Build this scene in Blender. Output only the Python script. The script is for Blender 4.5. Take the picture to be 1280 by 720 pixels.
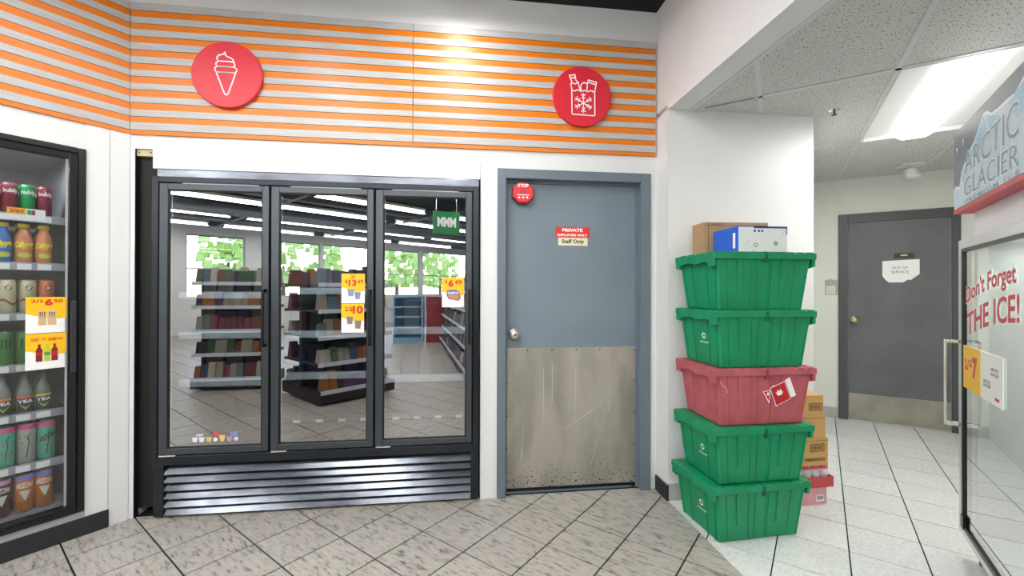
import bpy, math, random
from math import sin, cos, pi, radians as RD
from mathutils import Vector, Matrix
random.seed(7)
for o in list(bpy.data.objects): bpy.data.objects.remove(o)
SC = bpy.context.scene
COL = SC.collection

# ------------------------------------------------------------------ camera
EYE = 1.3
cam = bpy.data.cameras.new('camera'); co = bpy.data.objects.new('camera', cam); COL.objects.link(co); SC.camera = co
cam.sensor_width = 36; cam.lens = 537.7 / 1280 * 36; cam.clip_start = .02
co.location = (0, 0, EYE); co.rotation_euler = (RD(90 + .19), 0, 0)
co.rotation_euler = (Matrix.Rotation(RD(90.19), 3, 'X') @ Matrix.Rotation(RD(.14), 3, 'Z')).to_euler()

# ------------------------------------------------------------------ view, sky
SC.view_settings.view_transform = 'Standard'; SC.view_settings.look = 'None'
SC.view_settings.gamma = 1; SC.view_settings.use_curve_mapping = False
SC.view_settings.exposure = 0.06
W = bpy.data.worlds.new('sky'); SC.world = W; W.use_nodes = True
nt = W.node_tree; bg = nt.nodes['Background']
sky = nt.nodes.new('ShaderNodeTexSky'); sky.sky_type = 'NISHITA'; sky.sun_disc = False
sky.sun_elevation = RD(48); sky.sun_rotation = RD(150)
nt.links.new(sky.outputs[0], bg.inputs[0]); bg.inputs[1].default_value = 1.7

# ------------------------------------------------------------------ frames (th, distance from the eye's foot point)
FR = {'main': (RD(-7.17), 2.681), 'left': (RD(-56.6), 3.142), 'back': (RD(31.63), 5.483), 'ice': (RD(124.5), .6136)}
def fr(f):
    th, d = FR[f]; return Vector((cos(th), -sin(th), 0)), Vector((sin(th), cos(th), 0)), d, -th
def P(f, s, d, z=0):
    t, n, D, r = fr(f); return t * s + n * (D + d) + Vector((0, 0, z))
def ROT(f): return fr(f)[3]
def LOC(f, p):
    t, n, D, r = fr(f); p = Vector((p[0], p[1], 0)); return p.dot(t), p.dot(n) - D
def mir(x, y):
    t, n, D, r = fr('main'); p = Vector((x, y, 0)); return p - 2 * (p.dot(n) - D) * n

# ------------------------------------------------------------------ area lights: inside fixtures, plus an added fill in the ice case
def area(name, loc, rot, sx, sy, power, col=(1, .985, .965)):
    l = bpy.data.lights.new(name, 'AREA'); l.shape = 'RECTANGLE'; l.size = sx; l.size_y = sy; l.energy = power; l.color = col
    o = bpy.data.objects.new(name, l); COL.objects.link(o); o.location = loc; o.rotation_euler = rot; return o

# ------------------------------------------------------------------ materials
def srgb(h):
    h = h.lstrip('#'); v = [int(h[i:i + 2], 16) / 255 for i in (0, 2, 4)]
    return tuple(((c + .055) / 1.055) ** 2.4 if c > .04045 else c / 12.92 for c in v) + (1,)
MATS = {}
def mat(name, col, rough=.5, metal=0, spec=.5, noise=0, nscale=8, col2=None, bump=0, bscale=200, emit=0, coat=0, stretch=(1, 1, 1), detail=4, lo=.4, hi=.6):
    if name in MATS: return MATS[name]
    m = bpy.data.materials.new(name); m.use_nodes = True; t = m.node_tree; b = t.nodes['Principled BSDF']
    c = srgb(col); b.inputs['Base Color'].default_value = c
    b.inputs['Roughness'].default_value = rough; b.inputs['Metallic'].default_value = metal
    b.inputs['Specular IOR Level'].default_value = spec; b.inputs['Coat Weight'].default_value = coat
    if emit: b.inputs['Emission Color'].default_value = c; b.inputs['Emission Strength'].default_value = emit
    tc = t.nodes.new('ShaderNodeTexCoord'); mp = t.nodes.new('ShaderNodeMapping'); mp.inputs['Scale'].default_value = stretch
    t.links.new(tc.outputs['Object'], mp.inputs[0])
    if noise:
        n = t.nodes.new('ShaderNodeTexNoise'); n.inputs['Scale'].default_value = nscale; n.inputs['Detail'].default_value = detail
        t.links.new(mp.outputs[0], n.inputs[0])
        r = t.nodes.new('ShaderNodeValToRGB'); r.color_ramp.elements[0].position = lo; r.color_ramp.elements[1].position = hi
        c2 = srgb(col2) if col2 else tuple(x * .8 for x in c[:3]) + (1,)
        k = tuple(c[i] + (c2[i] - c[i]) * noise for i in range(3)) + (1,)
        r.color_ramp.elements[0].color = k; r.color_ramp.elements[1].color = c
        t.links.new(n.outputs[0], r.inputs[0]); t.links.new(r.outputs[0], b.inputs['Base Color'])
    if bump:
        n = t.nodes.new('ShaderNodeTexNoise'); n.inputs['Scale'].default_value = bscale; t.links.new(mp.outputs[0], n.inputs[0])
        bp = t.nodes.new('ShaderNodeBump'); bp.inputs['Strength'].default_value = bump; bp.inputs['Distance'].default_value = .002
        t.links.new(n.outputs[0], bp.inputs['Height']); t.links.new(bp.outputs[0], b.inputs['Normal'])
    MATS[name] = m; return m
def glass(name, fac, tint='#ffffff', rough=0.0):
    m = bpy.data.materials.new(name); m.use_nodes = True; t = m.node_tree; t.nodes.clear()
    o = t.nodes.new('ShaderNodeOutputMaterial'); mx = t.nodes.new('ShaderNodeMixShader'); tr = t.nodes.new('ShaderNodeBsdfTransparent'); gl = t.nodes.new('ShaderNodeBsdfGlossy')
    tr.inputs[0].default_value = srgb(tint); gl.inputs['Roughness'].default_value = rough; gl.inputs[0].default_value = (1, 1, 1, 1)
    g = t.nodes.new('ShaderNodeNewGeometry'); ml = t.nodes.new('ShaderNodeMath'); ml.operation = 'SUBTRACT'; ml.inputs[0].default_value = 1
    fr_ = t.nodes.new('ShaderNodeLayerWeight'); fr_.inputs[0].default_value = .25
    mr = t.nodes.new('ShaderNodeMapRange'); mr.inputs[3].default_value = fac; mr.inputs[4].default_value = min(1, fac + .5)
    m2 = t.nodes.new('ShaderNodeMath'); m2.operation = 'MULTIPLY'
    t.links.new(fr_.outputs['Fresnel'], mr.inputs[0])
    t.links.new(g.outputs['Backfacing'], ml.inputs[1]); t.links.new(ml.outputs[0], m2.inputs[0]); t.links.new(mr.outputs[0], m2.inputs[1])
    t.links.new(m2.outputs[0], mx.inputs[0]); t.links.new(tr.outputs[0], mx.inputs[1]); t.links.new(gl.outputs[0], mx.inputs[2]); t.links.new(mx.outputs[0], o.inputs[0])
    MATS[name] = m; return m
def tile_mat(name, base, dark, light, streak, rough):
    """stone tile: per-object tone, streaky grain along the object's own grain direction"""
    m = bpy.data.materials.new(name); m.use_nodes = True; t = m.node_tree; b = t.nodes['Principled BSDF']; L = t.links.new
    tc = t.nodes.new('ShaderNodeTexCoord'); oi = t.nodes.new('ShaderNodeObjectInfo')
    add = t.nodes.new('ShaderNodeVectorMath'); add.operation = 'ADD'; sc = t.nodes.new('ShaderNodeVectorMath'); sc.operation = 'SCALE'; sc.inputs[0].default_value = (37, 19, 5)
    L(oi.outputs['Random'], sc.inputs['Scale']); L(tc.outputs['Object'], add.inputs[0]); L(sc.outputs[0], add.inputs[1])
    mp = t.nodes.new('ShaderNodeMapping'); mp.inputs['Scale'].default_value = streak; L(add.outputs[0], mp.inputs[0])
    n = t.nodes.new('ShaderNodeTexNoise'); n.inputs['Scale'].default_value = 1; n.inputs['Detail'].default_value = 7; n.inputs['Roughness'].default_value = .68; L(mp.outputs[0], n.inputs[0])
    r = t.nodes.new('ShaderNodeValToRGB'); e = r.color_ramp.elements
    e[0].position = .34; e[0].color = srgb(dark); e[1].position = .47; e[1].color = srgb(base); k = e.new(.72); k.color = srgb(light); L(n.outputs[0], r.inputs[0])
    n2 = t.nodes.new('ShaderNodeTexNoise'); n2.inputs['Scale'].default_value = 3.5; L(add.outputs[0], n2.inputs[0])
    hs = t.nodes.new('ShaderNodeHueSaturation'); mr = t.nodes.new('ShaderNodeMapRange'); mr.inputs[3].default_value = .86; mr.inputs[4].default_value = 1.1
    mth = t.nodes.new('ShaderNodeMath'); mth.operation = 'MULTIPLY_ADD'; mth.inputs[1].default_value = .5; mth.inputs[2].default_value = .25
    L(oi.outputs['Random'], mth.inputs[0]); mm = t.nodes.new('ShaderNodeMath'); mm.operation = 'MULTIPLY'; mm.inputs[1].default_value = 1
    av = t.nodes.new('ShaderNodeMath'); av.operation = 'ADD'; L(mth.outputs[0], av.inputs[0]); L(n2.outputs[0], av.inputs[1]); md = t.nodes.new('ShaderNodeMath'); md.operation = 'MULTIPLY'; md.inputs[1].default_value = .5
    L(av.outputs[0], md.inputs[0]); L(md.outputs[0], mr.inputs[0]); L(mr.outputs[0], hs.inputs['Value']); L(r.outputs[0], hs.inputs['Color']); L(hs.outputs[0], b.inputs['Base Color'])
    b.inputs['Roughness'].default_value = rough
    bp = t.nodes.new('ShaderNodeBump'); bp.inputs['Strength'].default_value = .25; bp.inputs['Distance'].default_value = .002; L(n.outputs[0], bp.inputs['Height']); L(bp.outputs[0], b.inputs['Normal'])
    MATS[name] = m; return m

WALL = mat('wall paint', '#e3e4e4', .42, noise=.12, nscale=3, bump=.05)
PANEL = mat('white wall panel', '#e6e7e8', .35)
HALLW = mat('hall wall paint', '#e2e4dc', .5, noise=.2, nscale=2)
DARKC = mat('black open ceiling', '#14161a', .9)
GREYSLAT = mat('grey wood look', '#c4c4c3', .36, noise=.7, nscale=5, col2='#9b9c9c', stretch=(1.2, 3, 60), lo=.3, hi=.66, detail=8)
ORANGE = mat('orange stripe', '#e57a0c', .38)
RED = mat('sign red', '#d8283a', .4)
WHITE = mat('white print', '#ffffff', .4)
BLACK = mat('black print', '#1a1a1a', .5)
CASE = mat('black anodised frame', '#34383e', .28, metal=.75, noise=.3, nscale=6)
CASEM = mat('charcoal door frame', '#4d5258', .34, metal=.6)
MATTE = mat('matte black', '#0b0b0c', .6)
GASK = mat('black gasket', '#08090a', .35)
LOUV = mat('polished louvre', '#8f959f', .2, metal=.95, noise=.8, nscale=2, col2='#2b2d33', stretch=(1.2, 3, 4), lo=.3, hi=.75, detail=3)  # stretched noise paints highlights and dark reflections into the metal colour
CHROME = mat('chrome', '#e8e8e8', .12, metal=1)
STEEL = mat('scratched steel', '#bdb7ad', .42, metal=.6, noise=.5, nscale=2.2, col2='#8a8780', stretch=(3, 3, 1), detail=9, bump=.15, bscale=60)
def add_dirt(m):
    t = m.node_tree; b = t.nodes['Principled BSDF']; src = b.inputs['Base Color'].links[0].from_socket; L = t.links.new
    tc = t.nodes.new('ShaderNodeTexCoord'); n = t.nodes.new('ShaderNodeTexNoise'); n.inputs['Scale'].default_value = 85; n.inputs['Detail'].default_value = 3; L(tc.outputs['Object'], n.inputs[0])
    sp = t.nodes.new('ShaderNodeSeparateXYZ'); L(tc.outputs['Object'], sp.inputs[0]); mr = t.nodes.new('ShaderNodeMapRange'); mr.inputs[1].default_value = .05; mr.inputs[2].default_value = .38; mr.inputs[3].default_value = .12; mr.inputs[4].default_value = -.05; L(sp.outputs[2], mr.inputs[0])
    a = t.nodes.new('ShaderNodeMath'); L(n.outputs[0], a.inputs[0]); L(mr.outputs[0], a.inputs[1]); r = t.nodes.new('ShaderNodeMapRange'); r.inputs[1].default_value = .68; r.inputs[2].default_value = .76; L(a.outputs[0], r.inputs[0])
    mx = t.nodes.new('ShaderNodeMix'); mx.data_type = 'RGBA'; L(r.outputs[0], mx.inputs[0]); L(src, mx.inputs[6]); mx.inputs[7].default_value = srgb('#4a4238'); L(mx.outputs[2], b.inputs['Base Color'])
add_dirt(STEEL)
STEEL2 = mat('hall kick steel', '#a8a497', .5, metal=.5, noise=.5, nscale=5, col2='#8b887e')
DOOR = mat('blue grey door paint', '#7c8994', .45, noise=.45, nscale=2.2, col2='#6a7885', detail=6, lo=.35, hi=.65)
DFR = mat('slate frame paint', '#6c7884', .42, noise=.3, nscale=6)
DOOR2 = mat('dark grey door paint', '#67696c', .5, noise=.5, nscale=3, col2='#56585a', detail=6)
DFR2 = mat('dark frame paint', '#4c4e50', .45)
BASE = mat('black baseboard', '#26282b', .4)
BTILE = mat('grey baseboard tile', '#b4b4b0', .45, noise=.5, nscale=20)
GROUT = mat('dark grout', '#151414', .95)
CTILE = None
TBAR = mat('white t-bar', '#d6d7d6', .5)
GREEN = mat('green crate plastic', '#109060', .42, noise=.35, nscale=7, col2='#0a7048')
REDC = mat('faded red crate plastic', '#bb5f68', .5, noise=.5, nscale=9, col2='#a34f57')
CARD = mat('brown cardboard', '#b3936f', .8, noise=.3, nscale=12)
CARD2 = mat('tan cardboard', '#cda164', .8, noise=.25, nscale=10)
CARDD = mat('cardboard print', '#4a3320', .8)
BLUE = mat('blue box print', '#2a64d8', .45)
PALE = mat('pale box print', '#dfe6e4', .5)
YEL = mat('price yellow', '#fcc415', .4)
PRED = mat('price red', '#d8371f', .4)
PAPER = mat('paper white', '#f4f4f2', .5)
LGREY = mat('light grey rail', '#a9adb2', .4, metal=.2)
WIRE = mat('shelf wire', '#55585c', .4, metal=.6)
COOLIN = mat('cooler lining', '#9b9da1', .5)
FRZIN = mat('freezer lining', '#1d2024', .6)
MSIL = mat('machine silver trim', '#d6d8d8', .3, metal=.7)
MBODY = mat('machine white panel', '#e4e2e8', .4)
TUBE = mat('fluorescent tube', '#ffffff', .5, emit=9)
LENS = mat('light lens', '#ffffff', .5, emit=5)
WGLASS = glass('window glass', .06)
FGLASS = glass('freezer door glass', .40, '#dfe4e6')
CGLASS = glass('cooler door glass', .07, '#eef0f2')
IGLASS = glass('ice door glass', .55, '#dfe6e0')
def ceiling_tile_mat():
    m = bpy.data.materials.new('speckled ceiling tile'); m.use_nodes = True; t = m.node_tree; b = t.nodes['Principled BSDF']; L = t.links.new
    tc = t.nodes.new('ShaderNodeTexCoord'); n = t.nodes.new('ShaderNodeTexNoise'); n.inputs['Scale'].default_value = 120; n.inputs['Detail'].default_value = 3; L(tc.outputs['Object'], n.inputs[0])
    r = t.nodes.new('ShaderNodeValToRGB'); e = r.color_ramp.elements; e[0].position = .36; e[0].color = srgb('#4f4e49'); e[1].position = .40; e[1].color = srgb('#d3d3cf'); L(n.outputs[0], r.inputs[0]); L(r.outputs[0], b.inputs['Base Color'])
    b.inputs['Roughness'].default_value = .85
    bp = t.nodes.new('ShaderNodeBump'); bp.inputs['Strength'].default_value = .4; bp.inputs['Distance'].default_value = .003; L(n.outputs[0], bp.inputs['Height']); L(bp.outputs[0], b.inputs['Normal'])
    return m
CTILE = ceiling_tile_mat()
TILE = tile_mat('streaked stone tile', '#aba69e', '#67635d', '#bdb7ae', (15, 56, 15), .38)
HTILE = tile_mat('pale hall tile', '#d9dcda', '#c6cac8', '#e4e7e5', (60, 60, 60), .2)

# ------------------------------------------------------------------ mesh builder
class MB:
    def __init__(s): s.v = []; s.f = []
    def box(s, x0, x1, y0, y1, z0, z1):
        b = len(s.v); s.v += [(x, y, z) for z in (z0, z1) for y in (y0, y1) for x in (x0, x1)]
        s.f += [tuple(b + i for i in q) for q in ((0, 2, 3, 1), (4, 5, 7, 6), (0, 1, 5, 4), (2, 6, 7, 3), (0, 4, 6, 2), (1, 3, 7, 5))]; return s
    def hexa(s, p):   # 8 points bottom 4 ccw, top 4 ccw
        b = len(s.v); s.v += [tuple(q) for q in p]
        s.f += [tuple(b + i for i in q) for q in ((3, 2, 1, 0), (4, 5, 6, 7), (0, 1, 5, 4), (1, 2, 6, 5), (2, 3, 7, 6), (3, 0, 4, 7))]; return s
    def prism(s, pts, a0, a1, axis='z'):   # polygon ccw; axis z: pts=(x,y); axis y: pts=(x,z)
        n = len(pts); b = len(s.v)
        if axis == 'z': s.v += [(p[0], p[1], a0) for p in pts] + [(p[0], p[1], a1) for p in pts]
        elif axis == 'y': s.v += [(p[0], a1, p[1]) for p in pts] + [(p[0], a0, p[1]) for p in pts]
        else: s.v += [(a0, p[0], p[1]) for p in pts] + [(a1, p[0], p[1]) for p in pts]
        s.f.append(tuple(b + i for i in reversed(range(n)))); s.f.append(tuple(b + n + i for i in range(n)))
        for i in range(n): j = (i + 1) % n; s.f.append((b + i, b + j, b + n + j, b + n + i))
        return s
    def lathe(s, prof, n=20, c=(0, 0, 0), axis='z'):   # prof (r, h)
        b = len(s.v)
        for r, h in prof:
            for i in range(n):
                a = 2 * pi * i / n; q = (r * cos(a), r * sin(a), h)
                if axis == 'y': q = (q[0], h, -q[1])
                s.v.append((c[0] + q[0], c[1] + q[1], c[2] + q[2]))
        m = len(prof)
        for k in range(m - 1):
            for i in range(n): j = (i + 1) % n; s.f.append((b + k * n + i, b + k * n + j, b + (k + 1) * n + j, b + (k + 1) * n + i))
        s.f.append(tuple(b + i for i in reversed(range(n)))); s.f.append(tuple(b + (m - 1) * n + i for i in range(n))); return s
    def tube(s, pts, r, n=8):
        pts = [Vector(p) for p in pts]; b = len(s.v); up = Vector((.13, .31, .94))
        for i, p in enumerate(pts):
            d = (pts[min(i + 1, len(pts) - 1)] - pts[max(i - 1, 0)]).normalized(); a = d.cross(up)
            if a.length < .05: a = d.cross(Vector((1, 0, 0)))
            a.normalize(); c = d.cross(a)
            for k in range(n): w = 2 * pi * k / n; s.v.append(tuple(p + r * (cos(w) * a + sin(w) * c)))
        for i in range(len(pts) - 1):
            for k in range(n): j = (k + 1) % n; s.f.append((b + i * n + k, b + i * n + j, b + (i + 1) * n + j, b + (i + 1) * n + k))
        s.f.append(tuple(b + k for k in reversed(range(n)))); s.f.append(tuple(b + (len(pts) - 1) * n + k for k in range(n))); return s
    def stroke(s, pts, w, y0, y1, closed=False):   # ribbon drawn on the local xz plane
        if closed: pts = list(pts) + [pts[0]]
        for a, c in zip(pts[:-1], pts[1:]):
            dx, dz = c[0] - a[0], c[1] - a[1]; L = math.hypot(dx, dz) or 1e-6; nx, nz = -dz / L * w / 2, dx / L * w / 2; ex, ez = dx / L * w * .4, dz / L * w * .4
            s.prism([(a[0] - nx - ex, a[1] - nz - ez), (c[0] - nx + ex, c[1] - nz + ez), (c[0] + nx + ex, c[1] + nz + ez), (a[0] + nx - ex, a[1] + nz - ez)], y0, y1, 'y')
        return s
    def mesh(s, name, m, smooth=False):
        me = bpy.data.meshes.new(name); me.from_pydata(s.v, [], s.f); me.materials.append(m)
        import bmesh
        bm = bmesh.new(); bm.from_mesh(me); bmesh.ops.recalc_face_normals(bm, faces=bm.faces); bm.to_mesh(me); bm.free()
        if smooth:
            for p in me.polygons: p.use_smooth = len(p.vertices) == 4
        me.update(); return me
def link(o, parent=None):
    COL.objects.link(o)
    if parent: o.parent = parent
    return o
def obj(name, mb, m, parent=None, smooth=False, bevel=0, loc=None, rz=None):
    me = mb if isinstance(mb, bpy.types.Mesh) else mb.mesh(name, m, smooth)
    o = bpy.data.objects.new(name, me); link(o, parent)
    if loc is not None: o.location = loc
    if rz is not None: o.rotation_euler = (0, 0, rz)
    if bevel:
        b = o.modifiers.new('bevel', 'BEVEL'); b.width = bevel; b.segments = 2; b.limit_method = 'ANGLE'
    return o
def tag(o, label, cat, group=None):
    o['label'] = label; o['category'] = cat
    if group: o['group'] = group
    return o
def thing(name, label, cat, loc=(0, 0, 0), rz=0, group=None):
    o = bpy.data.objects.new(name, None); link(o); o.location = loc; o.rotation_euler = (0, 0, rz); o.empty_display_size = .1
    return tag(o, label, cat, group)
def struct(name, mb, m, loc=(0, 0, 0), rz=0, **k):
    o = obj(name, mb, m, None, loc=loc, rz=rz, **k); o['kind'] = 'structure'; return o
def sempty(name, loc=(0, 0, 0), rz=0):
    o = bpy.data.objects.new(name, None); link(o); o.location = loc; o.rotation_euler = (0, 0, rz); o['kind'] = 'structure'; return o
def copy_tree(o, parent=None):
    c = o.copy(); COL.objects.link(c); c.parent = parent
    for ch in o.children: copy_tree(ch, c)
    return c
def dup(o, loc, rz=0, label=None):
    c = copy_tree(o); c.location = loc; c.rotation_euler = (0, 0, rz)
    if label: c['label'] = label
    return c
TC = {}
def text_verts(s, bold=0.0, shear=0.0, space=1.0):
    k = (s, bold, shear, space)
    if k in TC: return TC[k]
    cu = bpy.data.curves.new('t', 'FONT'); cu.body = s; cu.offset = bold; cu.shear = shear; cu.space_character = space; cu.resolution_u = 3; cu.fill_mode = 'FRONT'
    o = bpy.data.objects.new('t', cu); COL.objects.link(o); bpy.context.view_layer.update()
    me = bpy.data.meshes.new_from_object(o.evaluated_get(bpy.context.evaluated_depsgraph_get()))
    vs = [tuple(v.co[:2]) for v in me.vertices]; fs = [tuple(p.vertices) for p in me.polygons]
    bpy.data.objects.remove(o); bpy.data.curves.remove(cu); bpy.data.meshes.remove(me)
    xs = [v[0] for v in vs]; ys = [v[1] for v in vs]; TC[k] = ([((v[0] - min(xs)) / (max(xs) - min(xs)), (v[1] - min(ys)) / (max(ys) - min(ys))) for v in vs], fs); return TC[k]
def lettering(s, x0, x1, z0, z1, y, m, parent, bold=.02, shear=0, fn=None, name='lettering', space=1.0):
    """flat print on the local xz plane at depth y, filling the given box; fn warps (u,v)->(x,z) or (x,y,z)"""
    vs, fs = text_verts(s, bold, shear, space); mb = MB()
    for u, v in vs:
        if fn:
            q = fn(u, v); mb.v.append((q[0], y, q[1]) if len(q) == 2 else q)
        else: mb.v.append((x0 + u * (x1 - x0), y, z0 + v * (z1 - z0)))
    mb.f = list(fs)
    me = bpy.data.meshes.new(name); me.from_pydata(mb.v, [], mb.f); me.materials.append(m)
    return obj(name, me, m, parent)

def clip(poly, p0, nrm):   # keep side where (p-p0).nrm <= 0
    out = []
    for i in range(len(poly)):
        a, b = poly[i], poly[(i + 1) % len(poly)]
        da = (a[0] - p0[0]) * nrm[0] + (a[1] - p0[1]) * nrm[1]; db = (b[0] - p0[0]) * nrm[0] + (b[1] - p0[1]) * nrm[1]
        if da <= 0: out.append(a)
        if (da < 0 < db) or (db < 0 < da): k = da / (da - db); out.append((a[0] + (b[0] - a[0]) * k, a[1] + (b[1] - a[1]) * k))
    return out

# ================================================================== THE SETTING
CEIL = 3.12; HC = 2.42; SX = 1.29; STUB = -.161
tm, nm, dm, rm = fr('main'); tb, nb, db_, rb = fr('back'); tl, nl, dl, rl = fr('left')
# ---- floors
fl = MB(); fl.prism([tuple(P('main', -9, .9).xy), tuple(P('main', -9, -16).xy), tuple(P('main', SX, -16).xy), tuple(P('main', SX, .9).xy)], -.08, -.006)
floor = struct('floor', fl, GROUT)
hf = MB(); hf.prism([tuple(P('main', SX, 6).xy), tuple(P('main', SX, -16).xy), tuple(P('main', 9, -16).xy), tuple(P('main', 9, 6).xy)], -.08, -.004)
hfloor = struct('floor_hall', hf, GROUT)
def tiles(parent, m, o, A, B, s, regions, near, rng, gap, name='tile'):
    far = MB(); cnt = 0
    for i in range(-rng, rng):
        for j in range(-rng, rng):
            c0 = [(o[0] + (i + u) * s * A[0] + (j + v) * s * B[0], o[1] + (i + u) * s * A[1] + (j + v) * s * B[1]) for u, v in ((gap, gap), (1 - gap, gap), (1 - gap, 1 - gap), (gap, 1 - gap))]
            q = c0
            for p0, nn in regions: q = clip(q, p0, nn) if q else q
            if len(q) < 3: continue
            ar = abs(sum(q[k][0] * q[(k + 1) % len(q)][1] - q[(k + 1) % len(q)][0] * q[k][1] for k in range(len(q)))) / 2
            if ar < 3e-4: continue
            cx = sum(p[0] for p in q) / len(q); cy = sum(p[1] for p in q) / len(q)
            if near(cx, cy) and cnt < 298:
                mb = MB(); hz = random.uniform(-.0006, .0006); qq = [(p[0] - cx, p[1] - cy) for p in q]
                # local axes follow the tile grain
                a = math.atan2(A[1], A[0]); qq = [(x * cos(-a) - y * sin(-a), x * sin(-a) + y * cos(-a)) for x, y in qq]
                mb.prism(qq, -.012, hz); t_ = obj(name, mb, m, parent, loc=(cx, cy, 0), rz=a); cnt += 1
            else: far.prism(q, -.012, 0)
    if far.v: f_ = obj(name + '_field', far, m, parent); f_['kind'] = 'stuff'
    return cnt
A1 = (cos(RD(37)), -sin(RD(37))); B1 = (sin(RD(37)), cos(RD(37)))
pm = P('main', 0, .02).xy; ps = P('main', SX, 0).xy; plf = P('left', 0, 0).xy
n1 = tiles(floor, TILE, (-1.310, 2.196), A1, B1, .2977, [(pm, nm.xy), (ps, tm.xy), (plf, nl.xy), (P('left', -14, 0).xy, -tl.xy)], lambda x, y: y > .9 and abs(x) < 1.35 * y + .3, 46, .014)
A2 = (.812, -.584); B2 = (.584, .812)
n2 = tiles(hfloor, HTILE, (1.682, 2.1466), A2, B2, .3, [(ps, -tm.xy), (P('back', 0, 0).xy, nb.xy), (P('back', 1.75, 0).xy, tb.xy), (P('back', 0, -9).xy, -nb.xy)], lambda x, y: y > 1.1 and x < 1.35 * y + .3, 40, .0105)

# ---- main wall (with openings for freezer and door)
DZ = 2.055; D0 = .245; D1 = 1.246; G0 = -1.816; G1 = .139; GZ = 2.093
w = MB(); w.box(-1.86, G0, 0, .12, 0, CEIL); w.box(G0, G1, 0, .12, GZ, CEIL); w.box(G1, D0, 0, .12, 0, CEIL); w.box(D0, D1, 0, .12, DZ, CEIL); w.box(D1, SX, 0, .12, 0, CEIL)
struct('wall_back', w, WALL, P('main', 0, 0), rm)
# freezer recess behind
w = MB(); w.box(G0 - .12, G0 - .001, .12, 1.1, 0, 2.3); w.box(G1 + .0, G1 + .1, .12, 1.1, 0, 2.3); w.box(G0 - .12, G1 + .1, 1.1, 1.2, 0, 2.3); w.box(G0 - .12, G1 + .1, .12, 1.1, 2.2, 2.3)
struct('wall_recess', w, MATTE, P('main', 0, 0), rm)
# panel trim over the freezer and the pillar strip
w = MB(); w.box(-1.72, .137, -.006, 0, 1.983, 2.112); o = struct('trim_1', w, PANEL, P('main', 0, 0), rm, bevel=.001)
w = MB(); w.box(.141, .243, -.006, 0, 0.0, 2.112); struct('trim_2', w, PANEL, P('main', 0, 0), rm, bevel=.001)
w = MB(); w.box(-1.812, -1.722, .01, .06, 2.055, 2.092); o = tag(obj('wood_block', w, mat('raw wood', '#cdbf98', .7, noise=.4, nscale=30), None, loc=P('main', 0, 0), rz=rm), 'short raw wood block plugging the top of the black gap left of the freezer', 'wood block')
w = MB(); w.box(-1.815, -1.716, .035, .055, 0.045, 2.058); struct('trim_6', w, MATTE, P('main', 0, 0), rm)  # added black sheet, makes the gap beside the freezer read dark
w = MB(); w.box(-1.8155, -1.812, .001, .035, 0, 2.093); struct('trim_7', w, MATTE, P('main', 0, 0), rm)  # black strip darkens the cut wall edge inside the gap
for x in (-1.8, -1.74): obj('screw', MB().lathe([(.004, .01), (.004, .007)], 8, (x, 0, 2.075), 'y'), MATTE, o)
# ---- left wall
sc_, _ = LOC('left', P('main', -1.842, 0))
w = MB(); CL0, CL1, CZ0, CZ1 = -.12, .656, .13, 2.033
w.box(-14, CL0, 0, .12, 0, CEIL); w.box(CL0, CL1, 0, .12, CZ1, CEIL); w.box(CL0, CL1, 0, .12, 0, CZ0 - .002); w.box(CL1, sc_ + .02, 0, .12, 0, CEIL)
struct('wall_left', w, WALL, P('left', 0, 0), rl)
w = MB(); w.box(CL1 + .002, .750, -.006, 0, .0, 2.2); struct('trim_3', w, PANEL, P('left', 0, 0), rl, bevel=.001)
w = MB(); w.box(.754, sc_ - .003, -.006, 0, .0, 2.2); struct('trim_4', w, PANEL, P('left', 0, 0), rl, bevel=.001)
w = MB(); w.box(-3, .753, -.018, -.006, 0, .095); struct('baseboard_left', w, BASE, P('left', 0, 0), rl, bevel=.002)
w = MB(); w.box(-3, .655, -.010, 0, .095, .128); struct('trim_5', w, LGREY, P('left', 0, 0), rl)
# ---- stub wall, header, hall walls
sb_end, _ = LOC('main', (1.95, 2.812))
hx, hn = LOC('back', P('main', sb_end, STUB))
q = [P('main', SX, STUB).xy, P('main', sb_end, STUB).xy, P('back', hx, 0).xy, P('back', hx - .12, .1).xy, P('main', sb_end - .12, .0).xy, P('main', SX, .0).xy]
w = MB(); w.prism([tuple(v) for v in reversed(q)], 0, HC + .03); struct('wall_stub', w, WALL)
w = MB(); w.prism([tuple(P('main', a, b).xy) for a, b in ((SX, .12), (SX, -6), (SX + .135, -6), (SX + .135, .12))], HC, CEIL); struct('wall_header', w, WALL)
w = MB(); w.box(hx - .3, 1.85, 0, .1, 0, HC + .2); struct('wall_hall_back', w, HALLW, P('back', 0, 0), rb)
w = MB(); w.prism([tuple(P('back', a, b).xy) for a, b in ((1.75, .05), (1.75, -6.2), (1.85, -6.2), (1.85, .05))], 0, CEIL); struct('wall_right', w, HALLW)
w = MB(); w.prism([tuple(P('back', a, b).xy) for a, b in ((1.75, -6.2), (9, -6.2), (9, -6.1), (1.75, -6.1))], 0, CEIL); struct('wall_side', w, WALL)
# baseboards at the stub
w = MB(); w.box(SX - .012, SX - .0005, STUB - .012, -.012, 0, .095); o = struct('baseboard_right', w, BASE, P('main', 0, 0), rm)
for i in range(3):
    w = MB(); x0 = SX + .003 + i * .305; x1 = min(x0 + .301, sb_end); w.box(x0, x1, STUB - .010, STUB - .0005, 0, .105)
    if i == 0: bs = struct('baseboard_stub', w, BTILE, P('main', 0, 0), rm)
    else: obj('tile', w, BTILE, bs)
bs = None
x = hx
while x < .53:
    w = MB(); x1 = min(x + .296, .53); w.box(x + .003, x1, -.010, -.0005, 0, .105)
    if bs is None: bs = struct('baseboard_back', w, BTILE, P('back', 0, 0), rb)
    else: obj('tile', w, BTILE, bs)
    x += .3
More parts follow.
